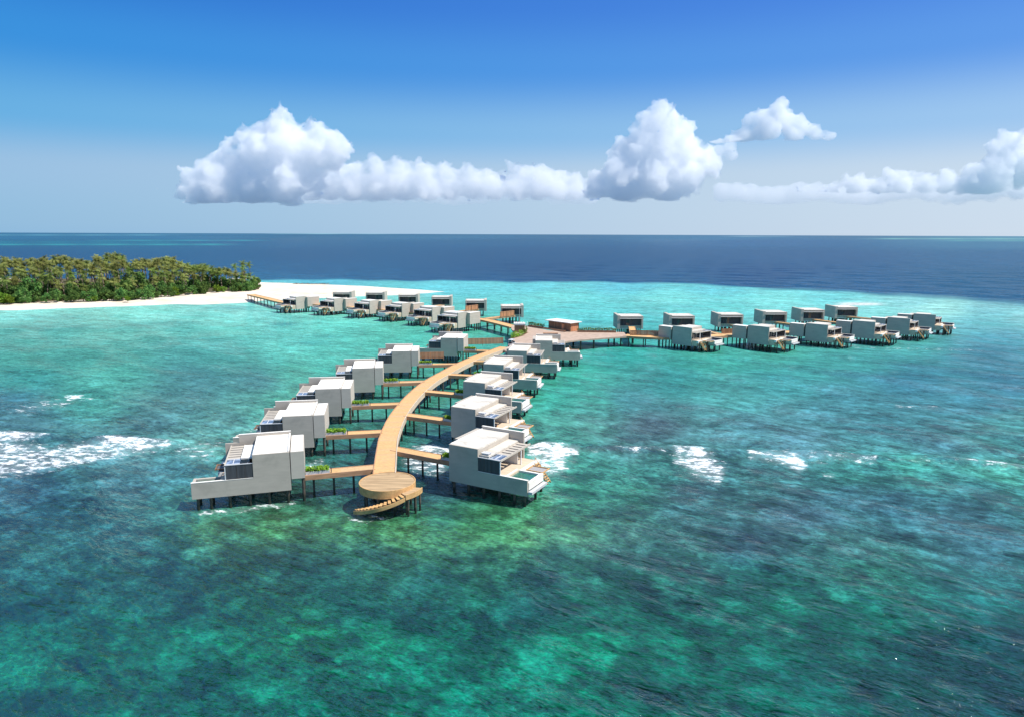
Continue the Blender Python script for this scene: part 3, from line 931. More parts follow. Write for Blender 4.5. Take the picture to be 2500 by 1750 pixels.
    rl.bar((9.1, vv, 3.2), (9.1, vv, 4.25), .06, .06).bar((10.9, vv, .9), (10.9, vv, 2.0), .06, .06)
    add('handrail', rl, 'deck', si)
    return P + pile_parts(flip, row)


def pile_parts(flip, row):
    out = []
    if row == 'B':
        spots = [(u, v, 2.45) for u in (.9, 4.2, 7.6) for v in (.8, 2.1, 3.4, 4.7, 6.0, 7.3)] + [(10.6, .9, 2.4), (8.8, 3.6, 2.4), (10.6, 3.6, 2.4)]
    else:
        spots = [(u, v, ZB + .12) for u in (.45, 2.75, 5.05, 7.4) for v in (.5, 4.3, W - .5)] + [(9.6, .5, ZB + .1), (11.1, .5, ZB + .1), (9.6, 2.2 if row == 'L' else 3.5, ZB + .1), (11.1, 2.2 if row == 'L' else 3.5, ZB + .1)] + ([] if row == 'L' else [(10.6, 6.2, 3.2), (9.3, 4.6, 2.8), (9.3, W - .4, 3.0)])
        if row in ('FL', 'FR'):
            spots += [(u, W + (.9 if row == 'FL' else -.3), 2.8) for u in (-3.6, -2.4, -1.2)] + [(u, W - .5, ZB + .12) for u in (1.6, 3.9, 6.2)]
        if row == 'L':
            spots += [(-1.5, .4, 3.2), (-1.5, 5.5, 3.2)]
    base = None
    for u, v, z in spots:
        me = MB().tube((u, v, -2.2), (u, v, z), .19, .19, 8).mesh('pile', MAT['pile'], False, flip)
        out.append(('pile', me, None))
    return out


DES = {'L': villa_design('L', True), 'R': villa_design('R', False), 'FL': villa_design('FL', False), 'FR': villa_design('FR', True),
       'B': villa_design('B', False), 'BM': villa_design('B', True)}
ORD = ['nearest', 'second', 'third', 'fourth', 'fifth', 'farthest']

R_A = [(-8.3, 86.7), (-9.8, 106.7), (-9.2, 125.8), (-6.1, 143.5), (-0.9, 160.5), (6.1, 176.3)]
R_YAW = [-28.5, -25.0, -20.5, -13.5, -8.5, -3.0]
L_A = [(-32.4, 81.9), (-34.7, 100.2), (-35.0, 118.7), (-32.8, 137.8), (-28.3, 158.8), (-19.0, 180.5)]    # step in the pool-side wall
L_YAW = [16.6, 10.5, 8.5, 9.5, 5.0, -5.5]
VILLAS = {'R': [], 'L': []}
for i in range(6):
    a = math.radians(R_YAW[i])
    lab = ["grey villa with a green pool, nearest the round platform, right of the boardwalk",
           "second villa from the round platform in the row right of the boardwalk",
           "third villa from the round platform in the row right of the boardwalk",
           "fourth villa from the round platform in the row right of the boardwalk",
           "fifth villa from the round platform, right of the boardwalk, second from the plaza",
           "villa at the plaza end of the row right of the boardwalk"][i]
    instance(DES['R'], "water_villa", (R_A[i][0], R_A[i][1], 0), a, lab, "villa", "water villas along the boardwalk")
    VILLAS['R'].append((R_A[i], a))
    a = math.radians(L_YAW[i] + 180)
    c, s = math.cos(a), math.sin(a)
    p = (L_A[i][0] - 4.35 * c, L_A[i][1] - 4.35 * s)
    lab = ["white roofed villa with long low wall, nearest the round platform, left of the boardwalk",
           "second villa from the round platform in the row left of the boardwalk",
           "third villa from the round platform in the row left of the boardwalk",
           "fourth villa from the round platform in the row left of the boardwalk",
           "fifth villa from the round platform in the row left of the boardwalk",
           "villa at the plaza end of the row left of the boardwalk"][i]
    instance(DES['L'], "water_villa", (p[0], p[1], 0), a, lab, "villa", "water villas along the boardwalk")
    VILLAS['L'].append((p, a))

FR_A = [(52.8, 198.8), (76.4, 201.2), (96.3, 206.6), (114.6, 214.0), (131.0, 223.4), (146.3, 234.6)]
FR_YAW = [-48, -46, -45, -43, -40, -37]
FL_A = [(-18.8, 235.9), (-29.8, 253.7), (-43.3, 267.5), (-58.1, 277.7), (-74.8, 286.5), (-93.3, 294.2)]
FL_YAW = [234, 232, 231, 230, 230, 229]
for i in range(6):
    a = math.radians(FR_YAW[i]); c, s = math.cos(a), math.sin(a)
    # stair-side seaward corner is the surveyed point: local (7.1, W), y flipped
    p = (FR_A[i][0] - 6.7 * c - W * s, FR_A[i][1] - 6.7 * s + W * c)
    lab = "%s villa from the plaza in the shaded front row of the right-hand pier" % ORD[i].replace('nearest', 'first').replace('farthest', 'last')
    instance(DES['FR'], "water_villa", (p[0], p[1], 0), a, lab, "villa", "water villas along the right-hand pier")
    a = math.radians(FL_YAW[i]); c, s = math.cos(a), math.sin(a)
    p = (FL_A[i][0] - 6.7 * c + W * s, FL_A[i][1] - 6.7 * s - W * c)
    lab = "%s villa from the plaza in the sunlit front row of the beach pier" % ORD[i].replace('nearest', 'first').replace('farthest', 'last')
    instance(DES['FL'], "water_villa", (p[0], p[1], 0), a, lab, "villa", "water villas along the beach pier")
B_L = [(1223.3, 1278, 747.8), (1136, 1188, 734.4), (1051.5, 1104, 725.5), (970.4, 1022, 720.5), (891, 940, 715.2), (811, 859, 714.3)]
B_R = [(1503, 1576, 772.5), (1629, 1702, 771.5), (1749, 1820.9, 768.5), (1857, 1928.6, 762.5), (1952, 2019, 757), (2035, 2100.6, 750.5)]
for side, lst in (('l', B_L), ('r', B_R)):
    for i, (x0, x1, y) in enumerate(lst):
        q0, q1 = at(x0, y, ZT), at(x1, y, ZT)
        mx, my = (q0[0] + q1[0]) / 2, (q0[1] + q1[1]) / 2
        a = math.radians(90 + (1.5 if side == 'l' else 1.0))
        c, s = math.cos(a), math.sin(a)
        wdt = math.dist(q0, q1)
        des = 'BM' if side == 'l' else 'B'
        # local y maps to the left for 'B' (a = 90) and to the right for 'BM'
        sg = 1 if des == 'B' else -1
        p = (mx + sg * W / 2 * s, my - sg * W / 2 * c)
        o1 = ORD[i].replace('nearest', 'first').replace('farthest', 'last')
        lab = "%s dark fronted villa from the plaza, back row of the %s pier" % (o1, 'beach' if side == 'l' else 'right-hand')
        instance(DES[des], "water_villa", (p[0], p[1], 0), a, lab, "villa", "water villas along the beach pier" if side == 'l' else "water villas along the right-hand pier")


# ------------------------------------------------------------------ boardwalks
def spline(pts, n=8):
    out = []
    P = [Vector(p) for p in pts]
    for i in range(len(P) - 1):
        p0 = P[max(0, i - 1)]; p1 = P[i]; p2 = P[i + 1]; p3 = P[min(len(P) - 1, i + 2)]
        for k in range(n):
            t = k / n
            out.append(0.5 * ((2 * p1) + (p2 - p0) * t + (2 * p0 - 5 * p1 + 4 * p2 - p3) * t * t + (3 * p1 - p0 - 3 * p2 + p3) * t ** 3))
    out.append(P[-1])
    return out


def offset(line, d):
    res = []
    for i, p in enumerate(line):
        a = line[max(0, i - 1)]; b = line[min(len(line) - 1, i + 1)]
        t = (b - a).normalized()
        res.append((p[0] - t[1] * d, p[1] + t[0] * d))
    return res


def walk(name, line, width, z, label, cat, group=None, beam=0.6, pile_step=4.0, rows=2, deck='deck', side='fascia', edge=None, pile_r=.16, curb=0.10):
    r = root(name, (line[0][0], line[0][1], 0), 0, label, cat, group)
    o = Vector((line[0][0], line[0][1]))
    ln = [Vector(p) - o for p in line]
    h = width / 2
    dm_ = MB().ribbon(offset(ln, h), offset(ln, -h), z - .12, z).mesh('deck', MAT[deck])
    if deck == 'deck':
        dm_.materials.append(MAT['deck_b']); dm_.materials.append(MAT['deck_c'])
        rb = random.Random(len(ln) * 31 + int(abs(line[0][0]) * 10))
        pick = 0
        for k_, pl_ in enumerate(dm_.polygons):
            if (k_ - 1) % 4 == 0: pick = rb.choice((0, 0, 0, 0, 1, 2, 2))
            pl_.material_index = pick
    link('deck', dm_, r)
    for sgn in (1, -1):
        m_ = MB().ribbon(offset(ln, sgn * (h + .002) + (.12 if sgn > 0 else 0)), offset(ln, sgn * (h + .002) - (0 if sgn > 0 else .12)), z - beam, z + curb)
        link('edge_beam', m_.mesh('edge_beam', MAT[edge if (edge and sgn < 0) else side]), r)
    m_ = MB().ribbon(offset(ln, h * .5), offset(ln, h * .5 - .2), z - beam, z - .122)
    m_.ribbon(offset(ln, -h * .5 + .2), offset(ln, -h * .5), z - beam, z - .122)
    link('joist', m_.mesh('joist', MAT['pile']), r)
    acc = pile_step * .4
    n = 0
    for i in range(len(ln) - 1):
        L_ = (ln[i + 1] - ln[i]).length
        while acc < L_:
            p = ln[i].lerp(ln[i + 1], acc / L_)
            t = (ln[i + 1] - ln[i]).normalized(); nn = Vector((-t.y, t.x))
            for k in ((0,) if rows == 1 else (-1, 1)):
                q = p + nn * (k * (h - .25))
                if n < 99:
                    link('pile', MB().tube((q.x, q.y, -2.2), (q.x, q.y, z - .125), pile_r, pile_r, 8).mesh('pile', MAT['pile']), r)
                    n += 1
            acc += pile_step
        acc -= L_
    return r


MAIN = spline([(-16.62, 84.95), (-17.3, 89.5), (-18.1, 95), (-19, 102.3), (-19.55, 114), (-19.0, 128), (-17.35, 141), (-15, 150.5), (-12.3, 160.5), (-8.6, 171), (-4.6, 180.5), (-1.8, 186.6)], 26)
MAIN = [Vector((p.x, p.y)) for p in MAIN] if len(MAIN[0]) == 3 else MAIN
ZD = 3.3
walk("boardwalk", MAIN, 2.75, ZD - .03, "long curving timber boardwalk from the round platform to the plaza", "boardwalk", beam=0.85, pile_step=4.6, rows=2, deck='deck', side='fascia', edge='pale_beam')


def closest(line, p, d):
    """where the ray p + t d first comes nearest the walk"""
    best = None
    p = Vector(p); d = Vector(d)
    for t in np.arange(1.0, 22.0, .1):
        q = p + d * float(t)
        m = min((q - l).length for l in line)
        if best is None or m < best[0]: best = (m, float(t))
    return best[1]


def leafy(mb, x0, x1, y0, y1, z0, h, n, rng, size=.22):
    for _ in range(n):
        c = Vector((rng.uniform(x0, x1), rng.uniform(y0, y1), z0 + h * rng.random() ** .7))
        a = Vector((rng.uniform(-1, 1), rng.uniform(-1, 1), rng.uniform(-.2, 1))).normalized()
        b = a.orthogonal().normalized() if rng.random() < .5 else a.cross(Vector((rng.uniform(-1, 1), rng.uniform(-1, 1), rng.uniform(-1, 1)))).normalized()
        s = size * rng.uniform(.6, 1.5)
        mb.add([c - a * s, c + b * s * .45, c + a * s, c - b * s * .45], [(0, 1, 2, 3)])
    return mb


rng = random.Random(5)
BR_L = ["footbridge to the nearest villa left of the boardwalk", "footbridge to the second villa left of the boardwalk", "footbridge to the third villa left of the boardwalk",
        "footbridge to the fourth villa left of the boardwalk", "footbridge left of the boardwalk in front of the short orange screen", "footbridge left of the boardwalk in front of the long orange screen"]
BR_R = ["footbridge to the nearest villa right of the boardwalk", "footbridge to the second villa right of the boardwalk", "footbridge to the third villa right of the boardwalk",
        "footbridge to the fourth villa right of the boardwalk", "footbridge to the fifth villa right of the boardwalk", "short footbridge to the last villa right of the boardwalk"]
for side in ('L', 'R'):
    for i in range(6):
        p, a = VILLAS[side][i]
        u = Vector((math.cos(a), math.sin(a)))
        v = Vector((-u.y, u.x)) * (1 if side == 'R' else -1)
        vc, ue = (1.35, -1.76) if side == 'L' else (3.55, -0.81)
        s0 = Vector(p) + u * ue + v * vc
        t = closest(MAIN, s0, -u)
        e0 = s0 - u * max(1.2, t - 1.35)
        if side == 'R' and i == 5:
            e0 = s0 - u * 5.0
        line = [s0, s0.lerp(e0, .5), e0]
        walk("footbridge", line, 1.75, 3.26, "timber " + (BR_L if side == 'L' else BR_R)[i], "footbridge", "timber footbridges to the villas", beam=0.6, pile_step=2.55, rows=1, pile_r=.15, curb=.06)
        # planter on the camera side of the bridge, at the villa end
        pl = 3.1 if side == 'L' else 2.3
        if (s0 - e0).length < pl + .3: continue
        lab = ("planter of bright green plants on the %s bridge left of the boardwalk" if side == 'L' else "planter of bright green plants on the %s bridge right of the boardwalk") % ORD[i]
        ang = math.atan2(-u.y, -u.x)
        off = -v * .40
        r = root("planter", (s0.x + off.x, s0.y + off.y, 3.262), ang, lab, "planter", "planters on the footbridges")
        m_ = MB().box(.05, pl, -.42, -.36, 0, .46).box(.05, pl, .36, .42, 0, .46).box(.05, .11, -.359, .359, 0, .46).box(pl - .06, pl, -.359, .359, 0, .46)
        link('box', m_.mesh('box', MAT['planter_box']), r)
        link('soil', MB().box(.115, pl - .065, -.355, .355, .05, .38).mesh('soil', MAT['soil']), r)
        link('plants', leafy(MB(), .15, pl - .1, -.45, .45, .36, .55, 330, rng, .2).mesh('plants', MAT['planting']), r)
        if (side, i) not in (('R', 5),):
            lp = s0 - u * (pl + .18) - v * .55
            l_ = root("bollard_light", (lp.x, lp.y, 3.262), ang, "dark post light by the planter on the %s bridge %s of the boardwalk" % (ORD[i], 'left' if side == 'L' else 'right'), "post light", "post lights on the footbridges")
            link('post', MB().box(-.06, .06, -.06, .06, 0, .62).mesh('post', MAT['dark_panel']), l_)
            link('cap', MB().box(-.09, .09, -.09, .09, .622, .70).mesh('cap', MAT['dark_panel']), l_)


def slat_screen(p0, p1, z0, z1, label, mat, group):
    d = Vector(p1) - Vector(p0)
    L_ = d.length
    r = root("timber_screen", (p0[0], p0[1], 0), math.atan2(d.y, d.x), label, "screen", group)
    m_ = MB()
    n = max(6, int(L_ / .22))
    rs = random.Random(int(L_ * 100))
    for k in range(n):
        x = k * L_ / n
        m_.box(x, x + L_ / n * .82, -.03 - rs.random() * .02, .03, z0 + .12, z1 - rs.random() * .06)
    link('panel', m_.mesh('panel', MAT[mat]), r)
    link('rail', MB().box(0, L_, .032, .10, z1 - .3, z1 - .18).box(0, L_, .032, .10, z0 + .2, z0 + .32).mesh('rail', MAT['fascia']), r)
    for x in (0.05, L_ * .5, L_ - .15):
        link('post', MB().box(x, x + .12, .102, .22, z0 - .4, z1).mesh('post', MAT['fascia']), r)
    return r


slat_screen(at(1126, 841.5, 3.2), at(1229, 839, 3.2), 3.1, 5.0, "long orange timber screen behind the last bridge left of the boardwalk", 'orange_wood', "timber screens along the bridges")
slat_screen(at(1016, 876, 3.2), at(1084, 874.5, 3.2), 3.1, 4.9, "short orange timber screen behind the fifth bridge left of the boardwalk", 'orange_wood', "timber screens along the bridges")

# ------------------------------------------------------------------ round platform with the curved water stair
PC = Vector((-15.67, 82.0)); PR = 3.5
plat = root("round_platform", (PC.x, PC.y, 0), 0, "round timber platform ending the boardwalk, with a curved stair to the water", "platform")


def ring(r0, r1, z0, z1, n=72, a0=0, a1=2 * math.pi):
    m_ = MB()
    full = abs(a1 - a0 - 2 * math.pi) < 1e-6
    k = n if full else n + 1
    for i in range(k):
        t = a0 + (a1 - a0) * i / n
        c, s = math.cos(t), math.sin(t)
        m_.v += [(r0 * c, r0 * s, z0), (r1 * c, r1 * s, z0), (r1 * c, r1 * s, z1), (r0 * c, r0 * s, z1)]
    for i in range(n):
        a = 4 * i; b = 4 * ((i + 1) % k)
        for q in range(4):
            w_ = (q + 1) % 4
            m_.f.append((a + q, b + q, b + w_, a + w_))
    if not full:
        m_.f += [(0, 1, 2, 3), (4 * n + 3, 4 * n + 2, 4 * n + 1, 4 * n)]
    return m_


disc = MB().prof_z([((PR - .10) * math.cos(2 * math.pi * i / 72), (PR - .10) * math.sin(2 * math.pi * i / 72)) for i in range(72)], 3.15, 3.30)
link('deck', disc.mesh('deck', MAT['round_deck']), plat)
link('rim', ring(PR - .098, PR + .03, 2.35, 3.36).mesh('rim', MAT['stair_wood']), plat)
for i in range(9):
    t = 2 * math.pi * i / 9 + .3
    link('pile', MB().tube((2.9 * math.cos(t), 2.9 * math.sin(t), -2.2), (2.9 * math.cos(t), 2.9 * math.sin(t), 3.14), .16).mesh('pile', MAT['pile']), plat)
link('joist', MB().box(-2.6, 2.6, -1.5, -1.3, 2.6, 3.14).box(-2.6, 2.6, 1.3, 1.5, 2.6, 3.14).mesh('joist', MAT['pile']), plat)
# stair: landing on the right, treads winding down clockwise (seen from above) to the left
R0, R1 = PR + .04, PR + 1.0
land = ring(R0, R1 + .05, 2.72, 2.86, 14, math.radians(-52), math.radians(-13))
li = link('landing', land.mesh('landing', MAT['round_deck']), plat)
link('landing_beam', ring(R1 + .055, R1 + .17, 2.30, 2.95, 14, math.radians(-52), math.radians(-13)).mesh('landing_beam', MAT['stair_wood']), li)
NT_ = 13
a_start, a_end = math.radians(-53), math.radians(-146)
stair = root("curved_stair_holder", (0, 0, 0), 0, None, None) if False else None
treads = MB(); strng = MB()
sp_ = []
for i in range(NT_):
    ta = a_start + (a_end - a_start) * i / NT_
    tb = a_start + (a_end - a_start) * (i + .70) / NT_
    z = 2.70 - i * 0.165
    vs = []
    for zz in (z - .07, z):
        for t_, r_ in ((ta, R0 + .02), (ta, R1), (tb, R1), (tb, R0 + .02)):
            vs.append((r_ * math.cos(t_), r_ * math.sin(t_), zz))
    treads.add(vs, [(0, 1, 2, 3), (7, 6, 5, 4), (0, 4, 5, 1), (1, 5, 6, 2), (2, 6, 7, 3), (3, 7, 4, 0)])
sti = link('stair', treads.mesh('stair', MAT['stair_wood']), plat)
n = 30
for i in range(n + 1):
    t = a_start + (a_end - a_start) * i / n
    z = 2.72 - (NT_ * .165) * i / n
    w0, w1 = R1 + .01, R1 + .13
    strng.v += [(w0 * math.cos(t), w0 * math.sin(t), z - .58), (w1 * math.cos(t), w1 * math.sin(t), z - .58), (w1 * math.cos(t), w1 * math.sin(t), z - .12), (w0 * math.cos(t), w0 * math.sin(t), z - .12)]
for i in range(n):
    a = 4 * i; b = a + 4
    for q in range(4):
        w_ = (q + 1) % 4
        strng.f.append((a + q, b + q, b + w_, a + w_))
strng.f += [(0, 1, 2, 3), (4 * n + 3, 4 * n + 2, 4 * n + 1, 4 * n)]
link('stringer', strng.mesh('stringer', MAT['stair_wood']), sti)
for deg, r_ in ((-16, R1 - .1), (-30, R1 - .1), (-46, R1 - .1), (-20, R0 + .3), (-44, R0 + .3)):
    t = math.radians(deg)
    link('pile', MB().tube((r_ * math.cos(t), r_ * math.sin(t), -2.2), (r_ * math.cos(t), r_ * math.sin(t), 2.70), .13).mesh('pile', MAT['pile']), plat)

# ------------------------------------------------------------------ plaza and the two piers
PLAZA = [at(*p, ZD) for p in ((1228, 853), (1246, 842), (1256, 828), (1256, 815), (1248, 802), (1250, 795), (1275, 794), (1300, 799), (1340, 807), (1405, 808), (1524, 811.5),
                              (1530, 821), (1470, 825.5), (1405, 830.5), (1340, 840), (1310, 862), (1262, 872))]
pz = root("plaza_deck", (0, 0, 0), 0, "pinkish paved deck where the boardwalk and both piers meet", "deck")
link('paving', MB().prof_z(PLAZA, ZD - .12, ZD + .004).mesh('paving', MAT['paving']), pz)
link('slab', MB().prof_z(PLAZA, ZD - .45, ZD - .122).mesh('slab', MAT['paving']), pz)
for k, (px_, py_) in enumerate(((1240, 848), (1252, 838), (1258, 822), (1254, 806), (1300, 845), (1340, 838), (1380, 831), (1418, 828), (1450, 825.5), (1486, 823), (1516, 820.5), (1400, 815), (1450, 815), (1500, 815), (1320, 815), (1290, 830), (1345, 825))):
    q = at(px_, py_, ZD)
    link('pile', MB().tube((q[0], q[1], -2.2), (q[0], q[1], ZD - .455), .26).mesh('pile', MAT['pile']), pz)
pier_r = spline([at(1526, 818, ZD), at(1595, 822, ZD), at(1680, 822, ZD), at(1770, 817.5, ZD), at(1860, 813.5, ZD), at(1940, 810, ZD), at(2050, 800.5, ZD), at(2130, 790.5, ZD), at(2205, 780, ZD)], 5)
walk("boardwalk", pier_r, 4.2, ZD - .02, "timber pier running right from the plaza between two rows of villas", "boardwalk", beam=.6, pile_step=4.4, rows=2, deck='deck')
pier_l = spline([at(1256, 798, ZD), at(1215, 787.5, ZD), at(1174, 779, ZD), at(1100, 771, ZD), at(1000, 761, ZD), at(870, 750, ZD), at(780, 743.5, ZD), at(705, 740, ZD), at(650, 728, ZD), at(612, 719, ZD)], 5)
walk("boardwalk", pier_l, 3.6, ZD - .02, "timber pier running left from the plaza to the white beach", "boardwalk", beam=.55, pile_step=5.2, rows=2, deck='deck')
# bridges to the far villas
for side, lst in (('l', B_L), ('r', B_R)):
    for i, (x0, x1, y) in enumerate(lst):
        q0, q1 = at(x0, y, ZT), at(x1, y, ZT)
        door = Vector(((q0[0] * .45 + q1[0] * .55), (q0[1] + q1[1]) / 2 - .1))
        line = pier_l if side == 'l' else pier_r
        m_ = min(line, key=lambda l: (Vector((l[0], l[1])) - door - Vector((-5 if side == 'l' else 4, -8))).length)
        tgt = Vector((m_[0], m_[1]))
        if (tgt - door).length > 24: tgt = door + (tgt - door).normalized() * 24
        o1 = ORD[i].replace('nearest', 'first').replace('farthest', 'last')
        walk("footbridge", [door, door.lerp(tgt, .5), tgt], 1.9, 3.24, "timber footbridge to the %s back row villa of the %s pier" % (o1, 'beach' if side == 'l' else 'right-hand'), "footbridge", "timber footbridges to the villas", beam=.5, pile_step=4.0, rows=1)
        if (side, i) in (('l', 0), ('l', 1)):
            dd = (tgt - door).normalized(); nn = Vector((-dd.y, dd.x)) * -1.15
            a_, b_ = door + dd * .8 - nn, door + dd * 8.5 - nn
            slat_screen((a_.x, a_.y), (b_.x, b_.y), 3.1, 5.3, "orange slat screen on the bridge to the %s back villa, beach pier" % o1, 'orange_wood', "timber screens along the bridges")
for side, A_, yw in (('l', FL_A, FL_YAW), ('r', FR_A, FR_YAW)):
    for i in range(6):
        a = math.radians(yw[i]); u = Vector((math.cos(a), math.sin(a)))
        v = Vector((-u.y, u.x)) * (1 if side == 'l' else -1)
        p = Vector(A_[i]) - u * 6.7 - v * W
        s0 = p + u * (-1.73) + v * 3.4
        line = pier_l if side == 'l' else pier_r
        m_ = min(line, key=lambda l: (Vector((l[0], l[1])) - s0 + u * 4).length)
        tgt = Vector((m_[0], m_[1]))
        if (tgt - s0).length < 2: continue
        o1 = ORD[i].replace('nearest', 'first').replace('farthest', 'last')
        walk("footbridge", [s0, s0.lerp(tgt, .5), tgt], 1.8, 3.22, "timber footbridge to the %s front row villa of the %s pier" % (o1, 'beach' if side == 'l' else 'right-hand'), "footbridge", "timber footbridges to the villas", beam=.5, pile_step=3.6, rows=1)
slat_screen(at(1538, 818.5, ZD), at(1622, 819.5, ZD), 3.2, 4.9, "brown slat screen along the near end of the right-hand pier", 'brown_wood', "slat screens along the right-hand pier")
slat_screen(at(1762, 815, ZD), at(1812, 812.5, ZD), 3.2, 4.9, "brown slat screen on the right-hand pier between its first two front villas", 'brown_wood', "slat screens along the right-hand pier")

# hut, pavilion, planters, buggy, mast on the plaza
h0, h1, h2 = [Vector(at(*p, ZD)) for p in ((1339, 803), (1392, 810.5), (1406, 806))]
ex = (h1 - h0); L1 = ex.length; ex.normalize()
hut = root("timber_hut", (h0.x, h0.y, ZD + .006), math.atan2(ex.y, ex.x), "brown timber clad hut with a flat white roof on the plaza", "hut")
D1 = 4.2
link('wall', MB().box(0, L1, 0, D1, 0, 2.75).mesh('wall', MAT['brown_wood']), hut)
link('roof', MB().box(-.9, L1 + .7, -.8, D1 + .6, 2.752, 2.98).mesh('roof', MAT['white']), hut)
link('door', MB().box(L1 * .62, L1 * .62 + 1.1, -.06, -.002, .05, 2.2).mesh('door', MAT['orange_wood']), hut)
link('end_panel', MB().box(L1 + .002, L1 + .08, .4, D1 - .6, .1, 2.5).mesh('end_panel', MAT['orange_wood']), hut)
link('wall_seat', MB().box(-1.8, L1 * .9, -1.7, -.95, 0, .55).mesh('wall_seat', MAT['fascia']), hut)
p0 = Vector(at(1256, 812, ZD)); p1 = Vector(at(1281, 812, ZD))
pv = root("plaza_pavilion", (p0.x, p0.y, ZD + .006), 0, "small brown clad pavilion with a pale grey slatted roof beside green shrubs", "pavilion")
wv_ = p1.x - p0.x
link('wall', MB().box(0, wv_, 0, 4.0, 0, 2.3).mesh('wall', MAT['brown_wood']), pv)
rf = link('roof', MB().box(-.25, wv_ + .25, -.2, 4.3, 2.302, 2.75).mesh('roof', MAT['planter_box']), pv)
m_ = MB()
for k in range(6): m_.box(-.1 + k * (wv_ + .2) / 6, -.1 + k * (wv_ + .2) / 6 + .22, -.1, 4.2, 2.752, 2.86)
link('roof_slats', m_.mesh('roof_slats', MAT['white']), rf)
link('rail', MB().bar((wv_ + .6, -.1, 2.0), (wv_ + .9, 4.4, 2.9), .08, .08).bar((wv_ + .6, -.1, 0), (wv_ + .6, -.1, 2.0), .08, .08).bar((wv_ + .9, 4.4, 0), (wv_ + .9, 4.4, 2.9), .08, .08).mesh('rail', MAT['steel']), pv)
q = at(1268.5, 800, ZD)
ms = root("lamp_mast", (q[0], q[1] + 5, ZD + .006), 0, "thin white mast standing behind the small pavilion", "mast")
link('pole', MB().tube((0, 0, 0), (0, 0, 6.6), .06, .04).mesh('pole', MAT['steel']), ms)
link('lamp_head', MB().tube((0, 0, 6.55), (0, 0, 6.85), .11, .05).mesh('lamp_head', MAT['steel']), ms)


def shrub_bed(name, px0, px1, py0, py1, depth, label, box_mat='brown_wood', mat='hedge', h=.9, n=500, boxh=.55):
    a, b = Vector(at(px0, py0, ZD)), Vector(at(px1, py1, ZD))
    d = b - a; L_ = d.length
    r = root(name, (a.x, a.y, ZD + .006), math.atan2(d.y, d.x), label, "planter", "planted beds on the plaza")
    if boxh: link('box', MB().box(0, L_, 0, depth, 0, boxh).mesh('box', MAT[box_mat]), r)
    m_ = MB()
    rs = random.Random(int(px0))
    k = max(3, int(L_ / .7))
    for j in range(k):
        x = (j + .5) * L_ / k; hh = h * rs.uniform(.6, 1.3)
        leafy(m_, x - .5, x + .5, .1, depth - .1, boxh, hh, n // k, rs, .17)
    link('plants', m_.mesh('plants', MAT[mat]), r)


shrub_bed("planted_bed", 1289, 1325, 797.5, 803.5, 1.0, "low brown planted bed between the small pavilion and the timber hut")
shrub_bed("planted_bed", 1410, 1504, 811.5, 812.5, 1.1, "long low brown planted bed running right from the timber hut", n=900, h=.8)
shrub_bed("planted_bed", 1253, 1281, 827, 819, 1.3, "bright green shrubs in front of the small pavilion", mat='planting', h=1.4, n=700, boxh=0.02)
shrub_bed("planted_bed", 1280, 1290, 818, 812, .8, "olive shrubs at the right corner of the small pavilion", mat='hedge', h=1.9, n=300, boxh=.02)
# low seat wall on the paving
q0 = at(1326, 817, ZD)
lw = root("low_seat", (q0[0], q0[1], ZD + .006), -.03, "low brown seat block on the pinkish paving in front of the hut", "seat")
link('base', MB().box(0, 4.6, 0, 1.0, 0, .42).mesh('base', MAT['brown_wood']), lw)
link('seat_top', MB().box(-.05, 4.65, -.05, 1.05, .422, .48).mesh('seat_top', MAT['fascia']), lw)
# golf buggy
q = at(1250, 845, ZD)
bg = root("golf_buggy", (q[0], q[1], ZD + .008), math.radians(62), "white golf buggy parked where the boardwalk meets the plaza", "buggy")
m_ = MB().prof_y([(-1.15, .28), (1.15, .28), (1.25, .55), (1.1, .80), (.55, .85), (.5, .45), (-.1, .42), (-.15, .75), (-1.2, .75)], -.58, .58)
link('body', m_.mesh('body', MAT['steel']), bg)
link('seat', MB().box(-.75, -.2, -.52, .52, .752, .88).box(-.85, -.74, -.52, .52, .88, 1.3).mesh('seat', MAT['fabric']), bg)
link('roof', MB().box(-1.15, .75, -.62, .62, 1.84, 1.92).mesh('roof', MAT['steel']), bg)
for x, y, x2 in ((.85, .52, .6), (.85, -.52, .6), (-.95, .52, -1.0), (-.95, -.52, -1.0)):
    link('roof_post', MB().bar((x, y, .76), (x2, y, 1.84), .05, .05).mesh('roof_post', MAT['steel']), bg)
for x in (.75, -.75):
    for y in (-.56, .56):
        wl = link('wheel', MB().tube((x, y - .09, .24), (x, y + .09, .24), .24, .24, 14).mesh('wheel', MAT['fabric']), bg)
        link('rim', MB().tube((x, y - .10, .24), (x, y + .10, .24), .12, .12, 10).mesh('rim', MAT['steel']), wl)
link('windscreen', MB().bar((.88, 0, .82), (.76, 0, 1.3), .95, .02).mesh('windscreen', MAT['glass']), bg)
